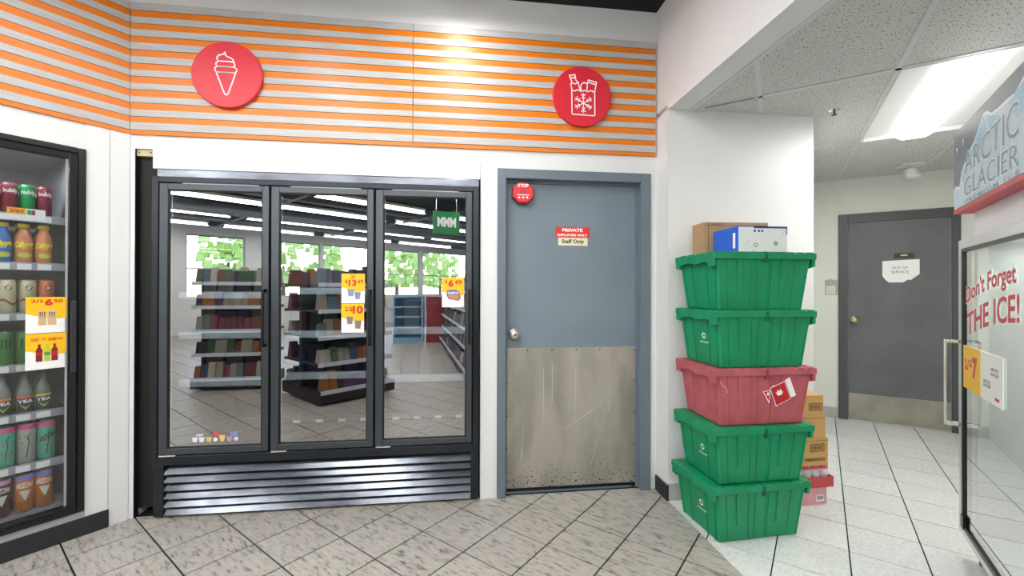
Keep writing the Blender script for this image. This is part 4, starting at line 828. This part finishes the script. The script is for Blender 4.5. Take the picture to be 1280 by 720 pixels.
for q in ([(.25, 1.90), (.33, 1.95), (.43, 2.02), (.46, 1.97), (.40, 1.92), (.36, 1.87)], [(.47, 2.01), (.55, 1.985), (.62, 1.96), (.52, 1.93)], [(.12, 1.84), (.2, 1.88), (.16, 1.80)], [(.03, 1.77), (.07, 1.78), (.06, 1.72)], [(.70, 1.98), (.85, 2.01), (.9, 1.93), (.78, 1.90)]): obj('snow_shadow', MB().prism(q, -.0146, -.0142, 'y'), Mb, hs_)
INK = mat('sign ink', '#7b909f', .4)
for i, (x_, z_) in enumerate(((.035, 1.985), (.135, 2.0), (.02, 2.03))): obj('flake', MB().prism([(x_ - .008, z_ + .01), (x_ + .01, z_ + .012), (x_ + .004, z_ - .02)], -.0125, -.012, 'y'), WHITE, hs_) if i < 2 else None
lettering('ARCTIC', 0, 0, 0, 0, -.0152, WHITE, hs_, .02, fn=lambda u, v: (.165 + u * .635, 1.832 + v * (.10 + .035 * u)))
lettering('ARCTIC', 0, 0, 0, 0, -.0156, INK, hs_, .0, fn=lambda u, v: (.170 + u * .625, 1.836 + v * (.092 + .035 * u)))
lettering('GLACIER', .165, .80, 1.728, 1.820, -.0152, WHITE, hs_, .02); lettering('GLACIER', .170, .795, 1.732, 1.816, -.0156, INK, hs_, .0)
lettering('PREMIUM ICE', .19, .80, 1.701, 1.718, -.0156, INK, hs_, .01, space=1.4)
DR = mat('decal red', '#cf2a44', .4)
def decal(s, x0, x1, zc, h, rise):
    f0 = lambda u, v, g=0: (x0 - g + u * (x1 - x0 + 2 * g), zc - g + v * (h + 2 * g) + rise * u + .02 * sin(pi * u))
    vs, fs = text_verts(s, .05); lettering(s, 0, 0, 0, 0, .0045, WHITE, dr, .06, fn=lambda u, v: f0(u, v, .004), name='decal_outline'); lettering(s, 0, 0, 0, 0, .0035, DR, dr, .015, fn=f0, name='decal_lettering')
decal("Don't Forget", .105, .70, 1.215, .10, .09); decal('THE ICE!', .125, .73, 1.085, .105, .10)
t_ = thing('ice_price_sign', 'yellow and white 2 for 7 price sign on the ice freezer door', 'price sign', IC.location.copy() + Vector((0, 0, 0)), ROT('ice'))
obj('card', MB().box(.079, .583, .001, .0045, .842, 1.040), PAPER, t_); obj('yellow_field', MB().box(.079, .325, .0003, .001, .842, 1.040), YEL, t_)
lettering('2/', .10, .17, .93, .98, -.0002, PRED, t_, .03); lettering('$', .175, .21, .945, .985, -.0002, PRED, t_, .03); lettering('7', .215, .285, .90, 1.0, -.0002, PRED, t_, .06)
for z_, x_ in ((.975, .45), (.955, .45), (.915, .36), (.898, .36)): lettering('ARCTIC' if z_ in (.975, .915) else 'GLACIER', x_, x_ + .09, z_, z_ + .013, .0005, MATS['print grey'], t_, .02)
obj('red_badge', MB().box(.50, .545, .0003, .001, .862, .874), mat('badge red', '#c83040', .4), t_)
b = MB()
for x_ in (.06, Lx - .08):
    for y_ in (.08, .7): b.lathe([(.022, 0), (.024, .02), (.015, .024), (.015, .09)], 14, (x_, y_, 0))
obj('foot', b, GASK, IC)
for i in range(4):
    for j in range(3):
        x_ = .11 + i * .21; z_ = .16 + j * .2
        b = MB(); pts = [(0, 0), (.17, 0), (.18, .05), (.17, .15), (.10, .17), (.01, .15), (-.005, .06)]; b.prism(pts, 0, .16, 'y'); p_ = IC.matrix_basis
        o = obj('ice_bag', b, mat('ice bag plastic', '#d5ded8', .3, noise=.4, nscale=20), None, bevel=.02); o.rotation_euler = (0, 0, ROT('ice')); 
        tt, nn_, D_, _r = fr('ice'); o.location = IC.location + tt * x_ + nn_ * (.5 + .0 * j) + Vector((0, 0, z_)); tag(o, 'clear bag of ice, %s row up, %s from the far side of ice freezer' % (ORD[j], ORD[i]), 'ice bag', 'bags of ice inside the ice freezer')

# ================================================================== HALL CEILING FITTINGS
lf = thing('ceiling_light', 'white rectangular ceiling light with a rounded lens over the hall', 'ceiling light', P('back', S0 + DS / 2, -1.5 * DN - .03, HC), rb)
hw, hl = DS / 2 - .014, DN / 2 - .014
b = MB(); b.box(-hw, hw, -hl, hl, .02, .03); b.box(-hw, -hw + .012, -hl, hl, -.004, .02); b.box(hw - .012, hw, -hl, hl, -.004, .02); b.box(-hw + .012, hw - .012, -hl, -hl + .012, -.004, .02); b.box(-hw + .012, hw - .012, hl - .012, hl, -.004, .02); obj('housing', b, mat('fixture white', '#f4f4f2', .4), lf)
prof = [(-.115, .02), (-.095, -.02), (-.06, -.04), (.06, -.04), (.095, -.02), (.115, .02)]
mb = MB(); L2 = hl - .05; n = len(prof); mb.v = [(x, -L2, z) for x, z in prof] + [(x, L2, z) for x, z in prof]; mb.f = [tuple(range(n)), tuple(n + i for i in reversed(range(n)))] + [(i, (i + 1) % n, n + (i + 1) % n, n + i) for i in range(n)]; obj('lens', mb, LENS, lf)
HALL_W = 24
area('hall_light', P('back', S0 + DS / 2, -1.5 * DN - .03, HC - .05), (0, 0, rb), .2, 1.1, HALL_W, (1, .98, .93))
sp = thing('sprinkler_head', 'small metal fire sprinkler head hanging from the hall ceiling tile', 'sprinkler', P('back', .304, -2.152, HC + .004), 0)
obj('escutcheon', MB().lathe([(.030, 0), (.030, -.004), (.02, -.008)], 18), CHROME, sp); obj('stem', MB().lathe([(.006, -.008), (.006, -.03)], 10), mat('sprinkler brass', '#6f675a', .4, metal=.7), sp); obj('deflector', MB().lathe([(.016, -.030), (.016, -.033)], 16), MATS['sprinkler brass'], sp)
dt = thing('emergency_lamp', 'small white emergency lamp head on the hall ceiling near the dark door', 'lamp', P('back', 1.02, -.36, HC + .004), RD(-20))
dt.scale = (1.3, 1.3, 1.3)
obj('base_plate', MB().box(-.07, .07, -.05, .05, -.012, 0), mat('lamp white', '#ececea', .4), dt, bevel=.003); obj('neck', MB().lathe([(.012, -.012), (.012, -.04)], 10), MATS['lamp white'], dt)
obj('lamp_head', MB().lathe([(.025, 0), (.045, -.045), (.048, -.06), (.04, -.064)], 20, (.0, -.01, -.035)), MATS['lamp white'], dt, smooth=True); obj('lamp_head', MB().box(-.05, -.0, -.06, -.01, -.10, -.04), MATS['lamp white'], dt, bevel=.006)

# ================================================================== THE STORE BEHIND (seen in the glass)
# window wall, its mirrored trace in the freezer glass passes (-7.67, 13.7)
Vw = mir(-7.67, 13.7); SW, _ = LOC('left', Vw)   # wall runs across, at s = SW
winz0, winz1 = 1.05, 2.88
def lp(s, d, z=0): return P('left', s, d, z)
wins = []
w_ = MB(); segs = [(-.0, -1.55)]   # along d (negative = into the store)
def vs_to_d(px):   # where the mirrored wall meets a sight line
    t, n, D, r = fr('left'); best = None
    for k in range(1400):
        d = -k * .01; p = P('left', SW, d); m_ = mir(p.x, p.y)
        if m_.y > 0:
            x_ = 640 + 537.7 * m_.x / m_.y
            if best is None or abs(x_ - px) < abs(best[0] - px): best = (x_, d)
    return best[1]
wd = [(vs_to_d(a), vs_to_d(b)) for a, b in ((233, 307), (351, 401), (404, 478), (481, 525), (529, 590))]
wd = [tuple(sorted(x_)) for x_ in wd]; wd.sort()
wd.insert(0, (-12.5, wd[0][0] - .1)) if wd[0][0] > -12 else None
cur = -13.0; mbw = MB()
for a, b_ in wd:
    mbw.box(-.15, 0, cur, a, 0, CEIL); mbw.box(-.15, 0, a, b_, 0, winz0); mbw.box(-.15, 0, a, b_, winz1, CEIL); cur = b_
mbw.box(-.15, 0, cur, .2, 0, CEIL)
struct('wall_front', mbw, WALL, P('left', SW, 0), rl)
for i, (a, b_) in enumerate(wd):
    f_ = MB(); e = .035; f_.box(-.11, -.05, a, a + e, winz0, winz1); f_.box(-.11, -.05, b_ - e, b_, winz0, winz1); f_.box(-.11, -.05, a + e, b_ - e, winz1 - e, winz1); f_.box(-.11, -.05, a + e, b_ - e, winz0, winz0 + e); f_.box(-.11, -.05, a + e, b_ - e, 1.86, 1.90)
    wn = struct('window_%d' % (i + 1), f_, mat('window frame', '#b8bcc0', .4), P('left', SW, 0), rl)
    obj('pane', MB().box(-.083, -.079, a + e, b_ - e, winz0 + e, winz1 - e), WGLASS, wn)
w = MB(); w.prism([tuple(P('left', a, b).xy) for a, b in ((SW - .1, -13), (5, -13), (5, -12.9), (SW - .1, -12.9))], 0, CEIL); struct('wall_far', w, WALL)
# outside: ground, hedge, trees
w = MB(); w.prism([tuple(P('left', a, b).xy) for a, b in ((SW - 60, 20), (SW - 60, -50), (SW - .2, -50), (SW - .2, 20))], -.12, -.02); struct('ground_outside', w, mat('asphalt', '#9c9a94', .9, noise=.3, nscale=2))
LEAF = mat('foliage', '#c8dd7c', .7, noise=.8, nscale=2.5, col2='#a3bf60')
for k in range(9):
    tr = thing('tree', 'leafy green tree outside the store windows, %s in line from the left wall side' % ORD[k], 'tree', P('left', SW - 13 - (k % 3) * 2, 4 - k * 3.6, -.02), 0, 'trees outside the store windows')
    obj('trunk', MB().lathe([(.16, 0), (.12, 1.5), (.08, 2.8)], 8), mat('bark', '#6b5a48', .9), tr); b = MB(); random.seed(20 + k)
    for q in range(60):
        a, r_, z_ = random.uniform(0, 2 * pi), random.uniform(.3, 1.5), random.uniform(1.6, 4.6); c = (r_ * cos(a), r_ * sin(a), z_); s_ = random.uniform(.18, .35)
        b.hexa([(c[0] - s_, c[1] - s_ * .4, c[2] - s_), (c[0] + s_ * .6, c[1] - s_, c[2] - s_ * .7), (c[0] + s_, c[1] + s_ * .5, c[2] - s_), (c[0] - s_ * .5, c[1] + s_, c[2] - s_ * .8), (c[0] - s_ * .7, c[1] - s_ * .5, c[2] + s_ * .8), (c[0] + s_ * .5, c[1] - s_ * .6, c[2] + s_), (c[0] + s_ * .7, c[1] + s_ * .4, c[2] + s_ * .7), (c[0] - s_ * .4, c[1] + s_ * .6, c[2] + s_)])
    obj('crown', b, LEAF, tr)
# fluorescent rows
FX = {}
def fixture(p, rz, L, power, label):
    t_ = thing('fluorescent_light', label, 'ceiling light', p, rz, 'fluorescent battens of the shop ceiling')
    if L not in FX:
        hb = MB().box(-L / 2, L / 2, -.06, .06, .04, .09).mesh('housing', MATS['fixture white']); tu = MB().tube([(-L / 2 + .03, -.03, .02), (L / 2 - .03, -.03, .02)], .016, 10).mesh('tube', TUBE); t2 = MB().tube([(-L / 2 + .03, .03, .02), (L / 2 - .03, .03, .02)], .016, 10).mesh('tube', TUBE); FX[L] = (hb, tu, t2)
    for n_, me in zip(('housing', 'tube', 'tube'), FX[L]): obj(n_, me, None, t_)
    if power: area('batten_light', Vector(p) + Vector((0, 0, -.02)), (0, 0, rz), L, .12, power)
ROW_W = 29
for k, s in enumerate((-9.6, -7.65, -5.5, -3.85, -1.9, -.3)):
    for j in range(4):
        d = -1.5 - j * 2.75
        p = lp(s, d, 3.0); sm, dd = LOC('main', p)
        if sm > SX - .1 and s > -6: continue
        if dd > -.4: continue
        fixture(p, rl + pi / 2, 2.4, ROW_W, 'twin tube fluorescent batten, %s in the %s row counted from the front windows' % (ORD[j], ORD[k]))
fixture(P('main', .0, -.85, 3.0), rm + pi / 2, 1.3, 15, 'twin tube fluorescent batten hung close to the striped wall')
fixture(P('main', -1.0, -1.35, 3.0), rm + pi / 2, 1.31, 10, "twin tube fluorescent batten hung near the striped wall on the drinks cooler side")
# pipes and ducts under the ceiling
for k, (s0, d0, s1, d1_, r_) in enumerate(((-8.6, -1, -8.6, -11, .05), (-6.6, -.5, -6.6, -11, .12), (-10, -3, -1, -3, .03), (-10, -6, -2, -6, .04), (-4.7, -1, -4.7, -11, .03), (-9, -8, -2, -7, .03))):
    t_ = tag(obj('ceiling_pipe', MB().tube([lp(s0, d0, 3.03 if r_ < .1 else 2.98), lp(s1, d1_, 3.03 if r_ < .1 else 2.98)], r_, 12), mat('duct grey', '#8f959b', .4, metal=.6), None, smooth=True), '%s grey pipe under the black shop ceiling, %s from the front windows' % ('thick' if r_ > .1 else 'thin', ORD[k]), 'pipe', 'pipes under the shop ceiling')
# hanging green sign (mirrored in the right door)
pg = mir((558 - 640) / 537.7 * 6.2, 6.2); gs = thing('hanging_sign', 'green hanging sign mirrored in the right freezer door', 'sign', (pg.x, pg.y, 2.25), rm + pi - .35)
obj('board', MB().box(-.20, .20, -.01, .01, -.16, .16), mat('sign green', '#1d8a4a', .4), gs); lettering('MMM', -.14, .14, -.06, .08, -.0115, WHITE, gs, .05); lettering('MMM', -.14, .14, -.06, .08, .0115, WHITE, gs, .05)
obj('chain', MB().tube([(-.15, 0, .16), (-.15, 0, .84)], .004, 6).tube([(.15, 0, .16), (.15, 0, .84)], .004, 6), CHROME, gs)

# gondolas
PK = [mat('pack ' + c_, c_, .4) for c_ in ('#5a201d', '#8a8478', '#8a5220', '#28415c', '#2f4f2c', '#452f4e', '#a8a095', '#1c1c1f', '#702838', '#4e6270')]
pk_mesh = {}
PKN = dict(zip([m.name for m in PK], ('brick-red', 'beige', 'orange', 'blue', 'green', 'purple', 'cream', 'black', 'crimson', 'grey-blue')))
def mpx(p):
    m_ = mir(p.x, p.y); return m_.x / max(.1, m_.y)
SHELF = mat('shelf steel', '#232528', .6); RAIL = mat('shelf rail pale', '#cdd6e2', .35)
def gondola(label, center, rot, Wg, Dg, Hg, nsh, sides, grp):
    t_ = thing('shelf_rack', label, 'shelf rack', (center[0], center[1], 0), rot)
    obj('base', MB().box(-Wg / 2, Wg / 2, -Dg / 2, Dg / 2, 0.03, .14), mat('rack base dark', '#2a1c1e', .5), t_); obj('back_panel', MB().box(-Wg / 2, Wg / 2, -.02, .02, .14, Hg), SHELF, t_)
    b = MB(); [b.box(x_ - .02, x_ + .02, -.03, .03, .14, Hg + .02) for x_ in (-Wg / 2 + .02, Wg / 2 - .02)]; obj('upright', b, SHELF, t_)
    for q in range(nsh + 1):
        z_ = .14 + (Hg - .14) * q / nsh
        for sd in sides:
            row = []
            dd = Dg / 2 * (1 - .12 * (q > 0))
            y0, y1 = (-dd, -.02) if sd < 0 else (.02, dd)
            s_ = obj('shelf', MB().box(-Wg / 2, Wg / 2, y0, y1, z_ - .0, z_ + .02), SHELF, t_)
            yy = y0 if sd < 0 else y1
            obj('price_rail', MB().box(-Wg / 2, Wg / 2, yy - .008, yy + .008, z_ - .015, z_ + .03), RAIL, s_)
            x_ = -Wg / 2 + .03
            while x_ < Wg / 2 - .13:
                kk = random.randrange(6); m_ = random.choice(PK); key = (kk, m_.name)
                if key not in pk_mesh:
                    wd_, hh = (.07 if kk < 4 else .10) + .008 * kk, .15 + .022 * (kk % 4); pk_mesh[key] = (MB().hexa([(0, 0, 0), (wd_, 0, 0), (wd_, .12, 0), (0, .12, 0), (.004, .03, hh), (wd_ - .004, .03, hh), (wd_ - .004, .09, hh), (.004, .09, hh)]).mesh('snack_pack', m_), wd_)
                me, wd_ = pk_mesh[key]; o = bpy.data.objects.new('snack_pack', me); COL.objects.link(o)
                yl_ = (y0 + .02) if sd < 0 else (y1 - .14)
                v = Matrix.Rotation(rot, 3, 'Z') @ Vector((x_, yl_, 0)); o.location = (center[0] + v.x, center[1] + v.y, z_ + .0205); o.rotation_euler = (0, 0, rot)
                tag(o, 'pack', 'snack pack', 'snack packs on the ' + grp); row.append((mpx(o.location), o, m_.name)); x_ += wd_ + (.004 if Wg < 2 else .03)
            row.sort(key=lambda e: e[0]); side_ = 'facing' if sd == sides[0] else 'far'
            for k, (px_, o, mn) in enumerate(row): o['label'] = '%s snack pack, %s from left, %s shelf, %s side of the %s' % (PKN[mn], ORD[k], ['bottom', 'second', 'third', 'fourth', 'top'][min(q, 4)], side_, grp)
    return t_
def g_from_v(V0, az, L, depth, *a, side=1, **k):
    """front edge starts at mirrored point V0 and runs L along mirrored azimuth az; body lies behind it"""
    e = (V0[0] + L * sin(az), V0[1] + L * cos(az)); a_, b_ = mir(*V0), mir(*e); d = (b_ - a_).normalized(); n_ = Vector((-d.y, d.x, 0)) * side; c = (a_ + b_) / 2 + n_ * depth / 2
    return c, math.atan2(d.y, d.x), L, depth
c, r_, L, dp = g_from_v((-4.06, 5.46), RD(79), .92, .55); 
n_side = 1
nmv = nm.xy
def behind(c, a): return c
# orientation check: body must be farther from the freezer than its front edge
def make_g(label, V0, az, L, depth, H_, nsh, sides, grp):
    for side in (1, -1):
        c, r_, L_, dp = g_from_v(V0, az, L, depth, side=side); e = mir(V0[0] + L / 2 * sin(az), V0[1] + L / 2 * cos(az))
        if (c - e).dot(nm) < 0: return gondola(label, c, r_, L, depth, H_, nsh, sides, grp)
make_g('black snack rack mirrored in the left freezer door', (-4.06, 5.46), RD(79), .92, .6, 1.36, 4, (-1, 1), 'left mirrored rack')
make_g('dark snack rack mirrored in the middle freezer door', (-2.1, 4.76), RD(40), .95, 1.0, 1.34, 4, (-1, 1), 'middle mirrored rack')
make_g('long snack rack along the aisle mirrored in the right freezer door', (-.62, 5.9), RD(-14), 4.6, .8, 1.25, 4, (-1,), 'long aisle rack')
# far blue cooler and red stack
p = mir((512 - 640) / 537.7 * 10.9, 10.9); t_ = thing('display_cooler', 'pale blue lit display cooler at the far end of the mirrored aisle', 'cooler', (p.x, p.y, 0), rm); 
b = MB(); b.box(-.36, -.32, -.3, .3, 0, 1.15); b.box(.32, .36, -.3, .3, 0, 1.15); b.box(-.32, .32, -.3, -.26, 0, 1.15); b.box(-.32, .32, -.26, .3, 1.09, 1.15); b.box(-.32, .32, -.26, .3, 0, .1); obj('cabinet', b, mat('cooler blue', '#7fb4d6', .4), t_)
for q in range(1, 4): obj('shelf', MB().box(-.32, .32, -.26, .28, .1 + q * .25, .12 + q * .25), RAIL, t_)
p = mir((545 - 640) / 537.7 * 10.8, 10.8); t_ = tag(obj('red_crate_stack', MB().box(-.22, .22, -.3, .3, 0, .38).box(-.21, .21, -.29, .29, .39, .76).box(-.22, .22, -.3, .3, .77, 1.12), mat('stack red', '#8f2430', .5), None, loc=(p.x, p.y, 0), rz=rm, bevel=.01), 'dark red stacked drink crates at the far end of the mirrored aisle', 'crate')
print('tiles', n1, n2, 'objects', len(bpy.data.objects))
